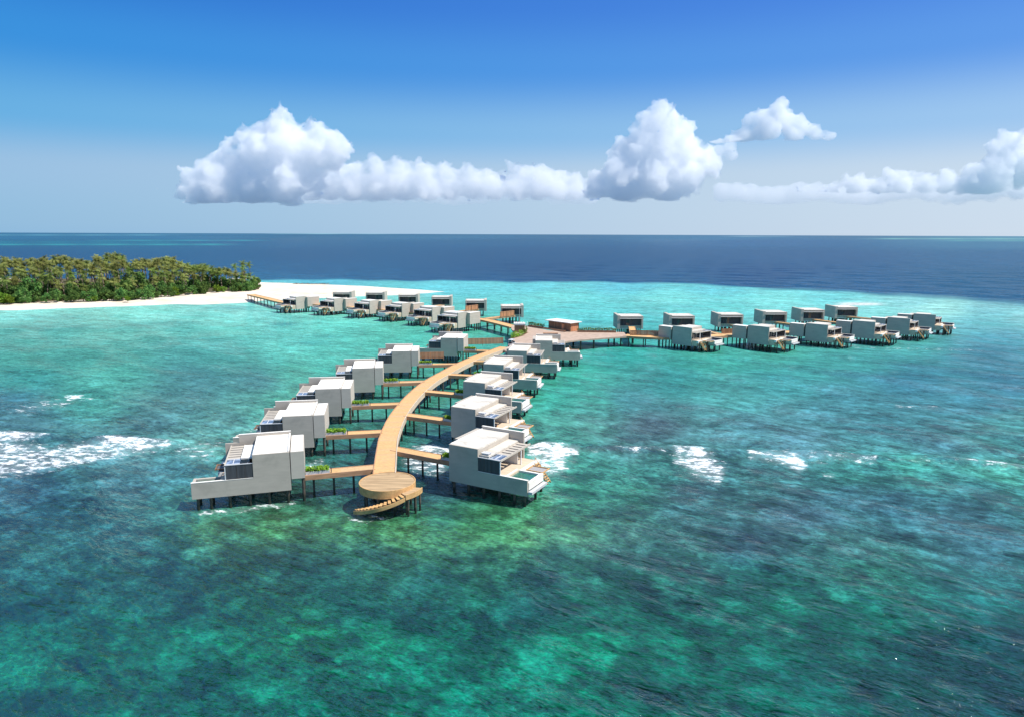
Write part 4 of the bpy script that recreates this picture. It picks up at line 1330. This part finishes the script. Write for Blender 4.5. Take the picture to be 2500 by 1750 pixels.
# draped dark loungers on the right-hand terraces
for i in range(1, 6):
    p, a = VILLAS['R'][i]
    u = Vector((math.cos(a), math.sin(a))); v = Vector((-u.y, u.x))
    q = Vector(p) + u * 6.0 + v * 2.0
    r = root("daybed", (q.x, q.y, ZF + .004), a + .35, "dark cushioned daybed on the %s villa's terrace right of the boardwalk" % ['', 'second', 'third', 'fourth', 'fifth', 'last'][i], "daybed", "daybeds on the villa terraces")
    link('frame', MB().box(-.6, 1.2, -.9, .9, .12, .32).box(-.55, -.45, -.85, -.75, 0, .119).box(1.05, 1.15, .75, .85, 0, .119).box(-.55, -.45, .75, .85, 0, .119).box(1.05, 1.15, -.85, -.75, 0, .119).mesh('frame', MAT['stair_wood']), r)
    link('mattress', MB().box(-.55, 1.15, -.85, .85, .322, .52).mesh('mattress', MAT['fabric']), r)
    link('backrest', MB().prof_y([(-.6, .522), (-.35, .522), (-.62, 1.25), (-.8, 1.22)], -.85, .85).mesh('backrest', MAT['fabric']), r)
    link('pillow', MB().box(-.3, .15, -.55, .1, .522, .68).mesh('pillow', MAT['white']), r)


# ------------------------------------------------------------------ trees on the island
def palm_mesh(seed, nf=24, L=3.6, droop=1.0):
    rg = random.Random(seed)
    m_ = MB()
    for k in range(nf):
        a = 2 * math.pi * (k / nf * 2.4) + rg.uniform(-.25, .25)
        up = math.radians(78 - 142 * (k / nf) ** 1.1 + rg.uniform(-10, 10))
        ln = L * rg.uniform(.82, 1.12)
        p = Vector((0, 0, 0)); d = Vector((math.cos(a) * math.cos(up), math.sin(a) * math.cos(up), math.sin(up)))
        side = Vector((-math.sin(a), math.cos(a), 0))
        ns = 7
        for s in range(ns):
            q = p + d * (ln / ns)
            t = s / (ns - 1)
            lw = ln * .26 * (math.sin(math.pi * min(1, .22 + t * .75)) ** .7) * rg.uniform(.85, 1.1)
            for sg in (-1, 1):
                for h in range(2):
                    b0 = p.lerp(q, h * .5 + .02); b1 = p.lerp(q, h * .5 + .34)
                    tip = (b0 + b1) / 2 + side * (sg * lw) + d * (lw * .45) - Vector((0, 0, lw * rg.uniform(.25, .75)))
                    m_.add([b0, b1, tip], [(0, 1, 2)])
            p = q
            d = (d - Vector((0, 0, .20 * droop * (0.6 + t)))).normalized()
    return m_


def palm_trunk(h, seed):
    rg = random.Random(seed)
    m_ = MB()
    lean = Vector((rg.uniform(-.12, .12), rg.uniform(-.12, .12), 0)) * h
    n = 6; prev = None
    for i in range(n):
        t0, t1 = i / n, (i + 1) / n
        a = lean * t0 ** 2 + Vector((0, 0, h * t0)); b = lean * t1 ** 2 + Vector((0, 0, h * t1))
        m_.tube(a, b, .24 - .10 * t0, .24 - .10 * t1, 7)
    return m_, lean + Vector((0, 0, h))


def broad_mesh(seed, R=3.2, H=5.0, n=1500, leaf=.30):
    rg = random.Random(seed)
    m_ = MB()
    cl = []
    for k in range(13):
        a = rg.uniform(0, 6.28); r = R * math.sqrt(rg.random()) * .8
        z = H * (.14 + .76 * rg.random() * (1 - (r / R) ** 2 * .55))
        cl.append((Vector((r * math.cos(a), r * math.sin(a), z)), R * rg.uniform(.26, .46)))
    for _ in range(n):
        c, rad = cl[rg.randrange(len(cl))]
        d = Vector((rg.gauss(0, 1), rg.gauss(0, 1), rg.gauss(0, 1))).normalized()
        p = c + d * rad * rg.uniform(.55, 1.08)
        if p.z < .1: continue
        nrm = (d + Vector((rg.gauss(0, .5), rg.gauss(0, .5), rg.gauss(.3, .5)))).normalized()
        a = nrm.orthogonal().normalized(); b = nrm.cross(a)
        th = rg.uniform(0, 6.28); a, b = a * math.cos(th) + b * math.sin(th), b * math.cos(th) - a * math.sin(th)
        s = leaf * rg.uniform(.6, 1.5)
        m_.add([p - a * s, p + b * s * .55, p + a * s, p - b * s * .55], [(0, 1, 2, 3)])
    tr = MB()
    tr.tube((0, 0, -.3), (0, 0, H * .35), .22, .16, 7)
    for c, rad in cl[:6]:
        tr.tube((0, 0, H * .33), c, .12, .04, 6)
    return m_, tr


PALMS = []
for s in range(7):
    hgt = [5.5, 7.5, 9.5, 11.5, 13.5, 15.5, 18.5][s]
    tm, top = palm_trunk(hgt, 20 + s)
    cm = palm_mesh(40 + s, 36 + s % 3 * 4, 2.85 + .18 * (s % 4), 1.15 + .2 * (s % 3))
    cm.v = [tuple(Vector(p) + top) for p in cm.v]
    PALMS.append((hgt, [('trunk', tm.mesh('trunk', MAT['trunk'], True), None), ('crown', cm.mesh('crown', MAT['frond'] if s % 3 else MAT['frond_green']), None)]))
BROAD = []
for s in range(5):
    lf, tr = broad_mesh(60 + s, 3.0 + .4 * (s % 3), 4.6 + .9 * (s % 4), 1700, .30)
    BROAD.append([('trunk', tr.mesh('trunk', MAT['trunk']), None), ('crown', lf.mesh('crown', MAT['leaf']), None)])
lf, tr = broad_mesh(80, 2.2, 3.4, 900, .26)
LIME = [('trunk', tr.mesh('trunk', MAT['trunk']), None), ('crown', lf.mesh('crown', MAT['leaf_lime']), None)]


def in_poly(x, y, poly):
    return bool(poly_sd(np.array([x]), np.array([y]), poly)[0] > 0)


def front_gap(x, y):
    P_ = GROVE[:11]
    return float(line_d(np.array([x]), np.array([y]), P_[:10])[0])


rg = random.Random(11)
placed = []


def free(x, y, r):
    return all((x - a) ** 2 + (y - b) ** 2 > (r + c) ** 2 * .25 for a, b, c in placed)


SKY = [(0, 637), (60, 645), (105, 638), (165, 636), (200, 649), (230, 650), (255, 631), (280, 625), (302, 631), (312, 655), (335, 646), (366, 641), (390, 643), (415, 637), (440, 648), (460, 663), (485, 655),
       (505, 658), (515, 674), (530, 665), (555, 664), (570, 672), (600, 673), (628, 690)]


def max_h(x, y):
    """height a tree may reach so that the grove keeps its outline against the sea"""
    px_, _ = chart(np.array([x]), np.array([y]), 15.0)
    py_ = np.interp(px_[0], [s[0] for s in SKY], [s[1] for s in SKY])
    dy = py_ - CY
    ang = (F_PX * sp + dy * cp) / (F_PX * cp - dy * sp)
    return CAM_H - ang * y


tries = 0
n_palm = n_broad = 0
# lime and dark broadleaf trees along the beach front
for px_, py_, sc_, lime in ((8, 741, 1.5, 1), (25, 741, 1.1, 1), (232, 735, .8, 1), (430, 722, .95, 1), (312, 735, .7, 1), (530, 716, 1.2, 1), (545, 715, .9, 1)):
    x, y = at(px_, py_ + (1.0 if px_ < 500 else -1.5), 1.4)
    lab = {8: "large lime green bush at the left edge of the beach front", 25: "smaller lime green bush beside the large one at the left edge", 232: "lime green bush low at the middle of the beach front", 430: "tall yellow-green shrub near the right end of the grove",
           312: "small lime bush among dark bushes at the beach front", 530: "yellow-green shrub left of the pale beach house", 545: "small yellow-green shrub in front of the pale beach house"}[px_]
    instance(LIME, "shrub", (x, y, 1.5), rg.uniform(0, 6), lab, "shrub", None, (sc_, sc_, sc_ * (1.5 if px_ == 430 else 1)))
    placed.append((x, y, 3.0))
for px_ in range(-30, 640, 10):
    py_ = np.interp(px_, [0, 100, 200, 320, 420, 480, 520, 560, 600, 628], [742, 741, 738, 735, 727, 721, 717, 715, 713, 709]) - 2 - rg.uniform(0, 2)
    if 505 < px_ < 572 and px_ not in (): continue
    x, y = at(px_ + rg.uniform(-4, 4), py_, 1.5)
    if not free(x, y, 2.6): continue
    s = rg.uniform(.75, 1.25)
    instance(BROAD[rg.randrange(5)], "broadleaf_tree", (x, y, 1.5), rg.uniform(0, 6), "dark green leafy tree in the front belt of the island grove by the beach", "tree", "leafy trees along the beach front", (s, s, s * rg.uniform(.8, 1.15)))
    placed.append((x, y, 2.8)); n_broad += 1
HOUSE_C = (-167, 398)
while tries < 9000 and n_palm < 285 and n_broad < 170:
    tries += 1
    x = rg.uniform(-345, -148); y = rg.uniform(268, 440)
    if not in_poly(x, y, GROVE) or x / y < -.80: continue
    g = front_gap(x, y)
    if g < 3 or g > 52: continue
    if (x + 168) ** 2 + (y - 399) ** 2 < 13 ** 2: continue
    if x > -185 and y < 397 and abs(x - (-168)) < 14 and y < 399: continue
    if not free(x, y, 3.2): continue
    mh = max_h(x, y)
    if rg.random() < (.36 if g < 12 else .10):
        s = rg.uniform(.9, 1.3) if g < 8 else rg.uniform(1.2, 1.7)
        s = min(s, max(.7, (mh - 2.0) / 7.5))
        instance(BROAD[rg.randrange(5)], "broadleaf_tree", (x, y, 1.5), rg.uniform(0, 6), "dark green leafy tree among the palms inside the island grove", "tree", "leafy trees inside the grove", (s, s, s * 1.15))
        n_broad += 1
    else:
        want = min(mh - 1.3, 5.5 + min(g, 30) * .36 + rg.gauss(0, 3.0))
        want = max(5.0, want)
        hgt, parts = min(PALMS[:6], key=lambda q_: abs(q_[0] - want) + rg.random() * 1.5)
        s = max(.72, min(1.25, want / hgt))
        instance(parts, "coconut_palm", (x, y, 1.5), rg.uniform(0, 6), "coconut palm with brown-tinged fronds in the dense island grove", "palm tree", "coconut palms in the grove", (1.05, 1.05, s))
        n_palm += 1
    placed.append((x, y, 3.1))
for px_, pt, yy, lab in ((257, 637, 372, "tall palm, left of the three that stand above the grove"), (279, 629, 376, "tallest palm, middle of the three that stand above the grove"), (301, 636, 374, "tall palm, right of the three that stand above the grove"),
                         (574, 652, 402, "left of the tall palms rising over the right end of the grove"), (590, 645, 408, "middle of the tall palms rising over the right end of the grove"), (596, 656, 398, "lowest of the tall palms over the right end of the grove"), (608, 648, 404, "right of the tall palms rising over the right end of the grove")):
    x = (px_ - CX) / F_PX * (yy * cp + 10 * sp)
    dy = pt - CY
    z = CAM_H - (F_PX * sp + dy * cp) / (F_PX * cp - dy * sp) * yy
    hgt, parts = PALMS[6]
    s = (z - 1.5) / hgt
    instance(parts, "coconut_palm", (x, yy, 1.5), rg.uniform(0, 6), lab, "palm tree", None, (1.0, 1.0, s))
for px_, py_, w_ in ((578, 712, 1.1), (600, 711, 1.2), (616, 708, 1.1), (590, 706, 1.3), (627, 703, .9)):
    x, y = at(px_, py_, 1.5)
    instance(BROAD[rg.randrange(5)], "broadleaf_tree", (x, y, 1.5), rg.uniform(0, 6), "leafy tree at the right tip of the grove beside the open sand", "tree", "leafy trees at the tip of the grove", (w_, w_, w_))
for px_, py_, hh in ((592, 709, 7.0), (612, 706, 7.5), (580, 708, 6.5)):
    x, y = at(px_, py_, 1.5)
    hgt, parts = PALMS[0]
    instance(parts, "coconut_palm", (x, y, 1.5), rg.uniform(0, 6), "low palm at the right tip of the grove beside the open sand", "palm tree", "low palms at the tip of the grove", (1.2, 1.2, hh / hgt))

# beach house between the trees
hx, hy = at(548, 703.5, 1.5)
bh = root("beach_house", (hx, hy + 6, 1.5), math.radians(-6), "pale beach house with flat roofs half hidden between palms at the end of the island", "house")
link('wall', MB().box(-8.5, -1, 0, 6, 0, 3.0).box(-.998, 7, 1.0, 7, 0, 4.6).mesh('wall', MAT['white']), bh)
link('roof', MB().box(-9.2, -1.0, -1.2, 6.5, 3.002, 3.3).mesh('roof', MAT['white']), bh)
link('roof', MB().box(-1.5, 7.8, -.2, 7.6, 4.602, 4.95).mesh('roof', MAT['roof_white']), bh)
link('window', MB().box(-6.6, -4.2, -.06, -.002, .6, 2.2).mesh('window', MAT['glass']), bh)
link('window', MB().box(.4, 3.4, .93, .998, .4, 3.6).mesh('window', MAT['glass']), bh)
link('door', MB().box(4.2, 5.6, .93, .998, 0, 3.0).mesh('door', MAT['orange_wood']), bh)
# driftwood groyne on the outer sand
gx, gy = at(745, 695.5, 1.0)
gr = root("driftwood_groyne", (gx, gy, 1.2), .0, "dark line of driftwood across the far edge of the white spit", "driftwood")
rr_ = random.Random(4)
m_ = MB()
for k in range(26):
    x = k * .9 - 8
    m_.bar((x, rr_.uniform(-.5, .5), .25), (x + rr_.uniform(1, 2.4), rr_.uniform(-.5, .5), .25 + rr_.uniform(0, .5)), .35, .3)
link('logs', m_.mesh('logs', MAT['trunk']), gr)


# ------------------------------------------------------------------ clouds
def m_cloud(name, dens):
    t = NT(name)
    pv_ = t.n("ShaderNodeVolumePrincipled")
    pv_.inputs["Color"].default_value = (1, 1, 1, 1)
    pv_.inputs["Density"].default_value = dens
    pv_.inputs["Anisotropy"].default_value = 0.0
    t.l(pv_.outputs[0], t.out.inputs["Volume"])
    return t.m


def sky_pt(px, py, dist):
    """a point at a given ground distance on a bearing of the 2296 px print"""
    px, py = px * 2500 / 2296, py * 2500 / 2296
    dx, dy = px - CX, py - CY
    cr, sr = math.cos(ROLL), math.sin(ROLL)
    dx, dy = dx * cr + dy * sr, -dx * sr + dy * cr
    d = Vector((dx, F_PX * cp - dy * sp, -F_PX * sp - dy * cp))
    d *= dist / d.y
    return Vector((d.x, d.y, d.z + CAM_H))


def cloud(name, blobs, dist, dens, label, seed, vox=34.0, kids=9, flat=None, thick=1.0, amp=1.0):
    """blobs: x, y, r on the print.  Grown as a heap of smaller and smaller puffs, merged into one skin"""
    rg_ = random.Random(seed)
    unit = dist / F_PX * 2500 / 2296
    base = None if flat is None else sky_pt(1148, flat, dist).z
    S = []
    for x, y, r in blobs:
        c = sky_pt(x, y, dist); R = r * unit * .97
        c.y += rg_.uniform(-.5, .5) * R * thick
        S.append((c, R))
        for k in range(kids):
            d = Vector((rg_.gauss(0, 1), rg_.gauss(0, 1) * .8, rg_.gauss(.25, .9))).normalized()
            r2 = R * rg_.uniform(.26, .50)
            c2 = c + d * (R * rg_.uniform(.78, .98))
            S.append((c2, r2))
            if r2 > vox * 2.2:
                for q_ in range(4):
                    d2 = Vector((rg_.gauss(0, 1), rg_.gauss(0, 1), rg_.gauss(.3, .9))).normalized()
                    S.append((c2 + d2 * r2 * .9, r2 * rg_.uniform(.28, .5)))
    import bmesh
    bm = bmesh.new()
    for c, R in S:
        bmesh.ops.create_icosphere(bm, subdivisions=2 if R < vox * 4 else 3, radius=R, matrix=Matrix.Translation(c))
    me = bpy.data.meshes.new(name)
    bm.to_mesh(me); bm.free()
    tmp = bpy.data.objects.new("cloud_form", me)
    COL.objects.link(tmp)
    rm = tmp.modifiers.new("r", 'REMESH'); rm.mode = 'VOXEL'; rm.voxel_size = vox
    for sc_, st, hard in ((420, 150 * amp, 0), (170, 105 * amp, 1), (70, 42 * amp, 1)):
        tx = bpy.data.textures.new("puff", 'CLOUDS'); tx.noise_scale = sc_; tx.noise_depth = 3
        tx.noise_type = 'HARD_NOISE' if hard else 'SOFT_NOISE'
        dm = tmp.modifiers.new("d", 'DISPLACE'); dm.texture = tx; dm.texture_coords = 'GLOBAL'; dm.strength = st; dm.mid_level = .5
    dg = bpy.context.evaluated_depsgraph_get()
    m2 = bpy.data.meshes.new_from_object(tmp.evaluated_get(dg))
    bpy.data.objects.remove(tmp)
    # drop the crumbs that the billowing has torn off or turned inside out
    nv = len(m2.vertices)
    ed = np.empty(len(m2.edges) * 2, np.int64); m2.edges.foreach_get("vertices", ed); ed = ed.reshape(-1, 2)
    lab = np.arange(nv)
    while True:
        mn = np.minimum(lab[ed[:, 0]], lab[ed[:, 1]])
        new = lab.copy()
        np.minimum.at(new, ed[:, 0], mn); np.minimum.at(new, ed[:, 1], mn)
        new = new[new]; new = new[new]
        if (new == lab).all(): break
        lab = new
    cnt = np.bincount(lab, minlength=nv)
    bad = cnt[lab] < min(260, cnt.max())
    if bad.any():
        bm = bmesh.new(); bm.from_mesh(m2); bm.verts.ensure_lookup_table()
        bmesh.ops.delete(bm, geom=[bm.verts[i] for i in np.nonzero(bad)[0]], context='VERTS')
        bm.to_mesh(m2); bm.free()
    if base is not None:
        co = np.empty(len(m2.vertices) * 3); m2.vertices.foreach_get("co", co); z_ = co[2::3]
        k_ = 70.0 if flat else 0
        lowv = z_ < base + k_
        z_[lowv] = base + k_ - (base + k_ - z_[lowv]) * .30
        co[2::3] = z_; m2.vertices.foreach_set("co", co); m2.update()
    m2.materials.clear()
    m2.materials.append(m_cloud(name + "_vapour", dens))
    o = link("cumulus_cloud", m2)
    return tag(o, label, "cloud", "cumulus clouds over the horizon")


CLOUDS = True
if CLOUDS:
    D0 = 9000.0
    cloud("cloud_a", [(632, 256, 24), (618, 278, 30), (420, 400, 26), (410, 430, 24), (775, 335, 24), (745, 350, 34), (655, 290, 26), (690, 280, 20), (715, 295, 26), (750, 320, 30), (768, 325, 20), (585, 290, 28), (560, 312, 30), (525, 318, 16), (500, 345, 22), (478, 360, 18), (450, 378, 22), (430, 392, 20),
                      (640, 330, 52), (700, 345, 46), (590, 355, 50), (540, 375, 44), (490, 400, 40), (450, 425, 40), (560, 420, 50), (640, 410, 56), (690, 400, 40), (500, 440, 36), (440, 445, 28)],
          D0, .0085, "tall heaped white cloud left of centre with a flat grey base", 1, 20, 10, 468)
    cloud("cloud_b", [(690, 400, 16), (720, 400, 24), (760, 398, 28), (800, 388, 26), (850, 378, 28), (885, 372, 22), (900, 388, 34), (950, 390, 30), (1000, 384, 26), (1050, 388, 28), (1090, 396, 26), (1150, 380, 22), (1180, 388, 28), (1215, 396, 30), (1250, 404, 28), (1290, 408, 24),
                      (700, 430, 30), (740, 425, 34), (790, 425, 36), (850, 420, 40), (910, 422, 38), (960, 425, 34), (1010, 420, 34), (1060, 424, 32), (1110, 424, 30), (1160, 420, 32), (1210, 424, 32), (1250, 428, 28), (1290, 430, 26)],
          D0 * 1.15, .0055, "long low bank of white cloud running right from the tall left cloud", 2, 21, 9, 460)
    cloud("cloud_c", [(1482, 252, 20), (1460, 275, 30), (1495, 275, 32), (1530, 300, 28), (1430, 300, 26), (1400, 330, 28), (1380, 350, 20), (1550, 325, 22), (1590, 345, 20), (1480, 320, 52), (1430, 355, 46), (1520, 350, 48), (1390, 390, 40), (1460, 400, 52), (1350, 425, 36), (1400, 435, 40), (1540, 400, 40), (1500, 435, 34), (1600, 380, 26), (1330, 445, 20)],
          D0 * .95, .0085, "tall white cloud right of centre, shaded on its left flank", 3, 20, 10, 456)
    cloud("cloud_d", [(1755, 232, 14), (1740, 250, 22), (1710, 262, 22), (1680, 268, 16), (1760, 272, 26), (1720, 290, 28), (1670, 305, 24), (1640, 320, 20), (1800, 285, 24), (1830, 300, 20), (1860, 305, 16), (1780, 305, 22), (1900, 308, 10), (1925, 300, 7), (1610, 330, 16)],
          D0, .0085, "ragged white cloud floating right of the tall right-hand cloud", 4, 18, 9, 324, 1.0, .55)
    cloud("cloud_e", [(2290, 308, 22), (2260, 318, 26), (2230, 330, 20), (2300, 345, 36), (2250, 360, 30), (2210, 375, 26), (2290, 390, 40), (2230, 400, 30), (2170, 385, 24), (2120, 395, 22), (2080, 400, 18), (2050, 395, 14), (1990, 390, 14), (2010, 402, 18), (1930, 398, 16), (1900, 408, 18), (1950, 412, 16), (2340, 350, 50), (2380, 380, 50), (2160, 408, 20), (1840, 425, 14), (1870, 422, 14), (1800, 427, 12), (1770, 428, 10), (1735, 430, 9), (1920, 420, 24), (1970, 418, 26), (2020, 418, 26), (2070, 415, 26), (2120, 416, 28), (2170, 414, 30), (2210, 412, 34)],
          D0 * 1.1, .0075, "broken white cloud bank climbing at the right edge of the sky", 5, 21, 9, 440)
    cloud("cloud_h", [(x, 424 + 6 * math.sin(x * .02), 34) for x in range(660, 1340, 30)], D0 * 1.5, .0016, "pale veil of thin cloud filling the foot of the long low bank", 8, 60, 3, 466, 1.0, .6)
    cloud("cloud_i", [(x, 436 + 5 * math.sin(x * .03) - max(0, x - 1900) * .06, 26 + max(0, x - 1900) * .03) for x in range(1620, 2420, 30)], D0 * 1.5, .0026, "pale veil of thin cloud low over the right part of the horizon", 9, 60, 3, 464, 1.0, .6)
    cloud("cloud_j", [(1565, 365, 24), (1590, 352, 22), (1610, 340, 20), (1635, 330, 20), (1600, 372, 26), (1640, 350, 18), (1580, 375, 24)], D0 * .97, .006, "soft white shoulder joining the tall right-hand cloud to the floating one", 12, 18, 7, None, 1.0, .7)
    cloud("cloud_f", [(1100, 357, 4), (1080, 356, 3), (1120, 358, 4), (1140, 360, 4), (1155, 362, 3)], D0, .0018, "thin flat streak of cloud above the low bank", 6, 12, 6, None, 1.0, .5)
    cloud("cloud_g", [(352, 424, 6), (346, 428, 4), (358, 420, 4)], D0, .0030, "tiny lone cloud puff left of the tall left cloud", 7, 10, 6, None, 1.0, .5)
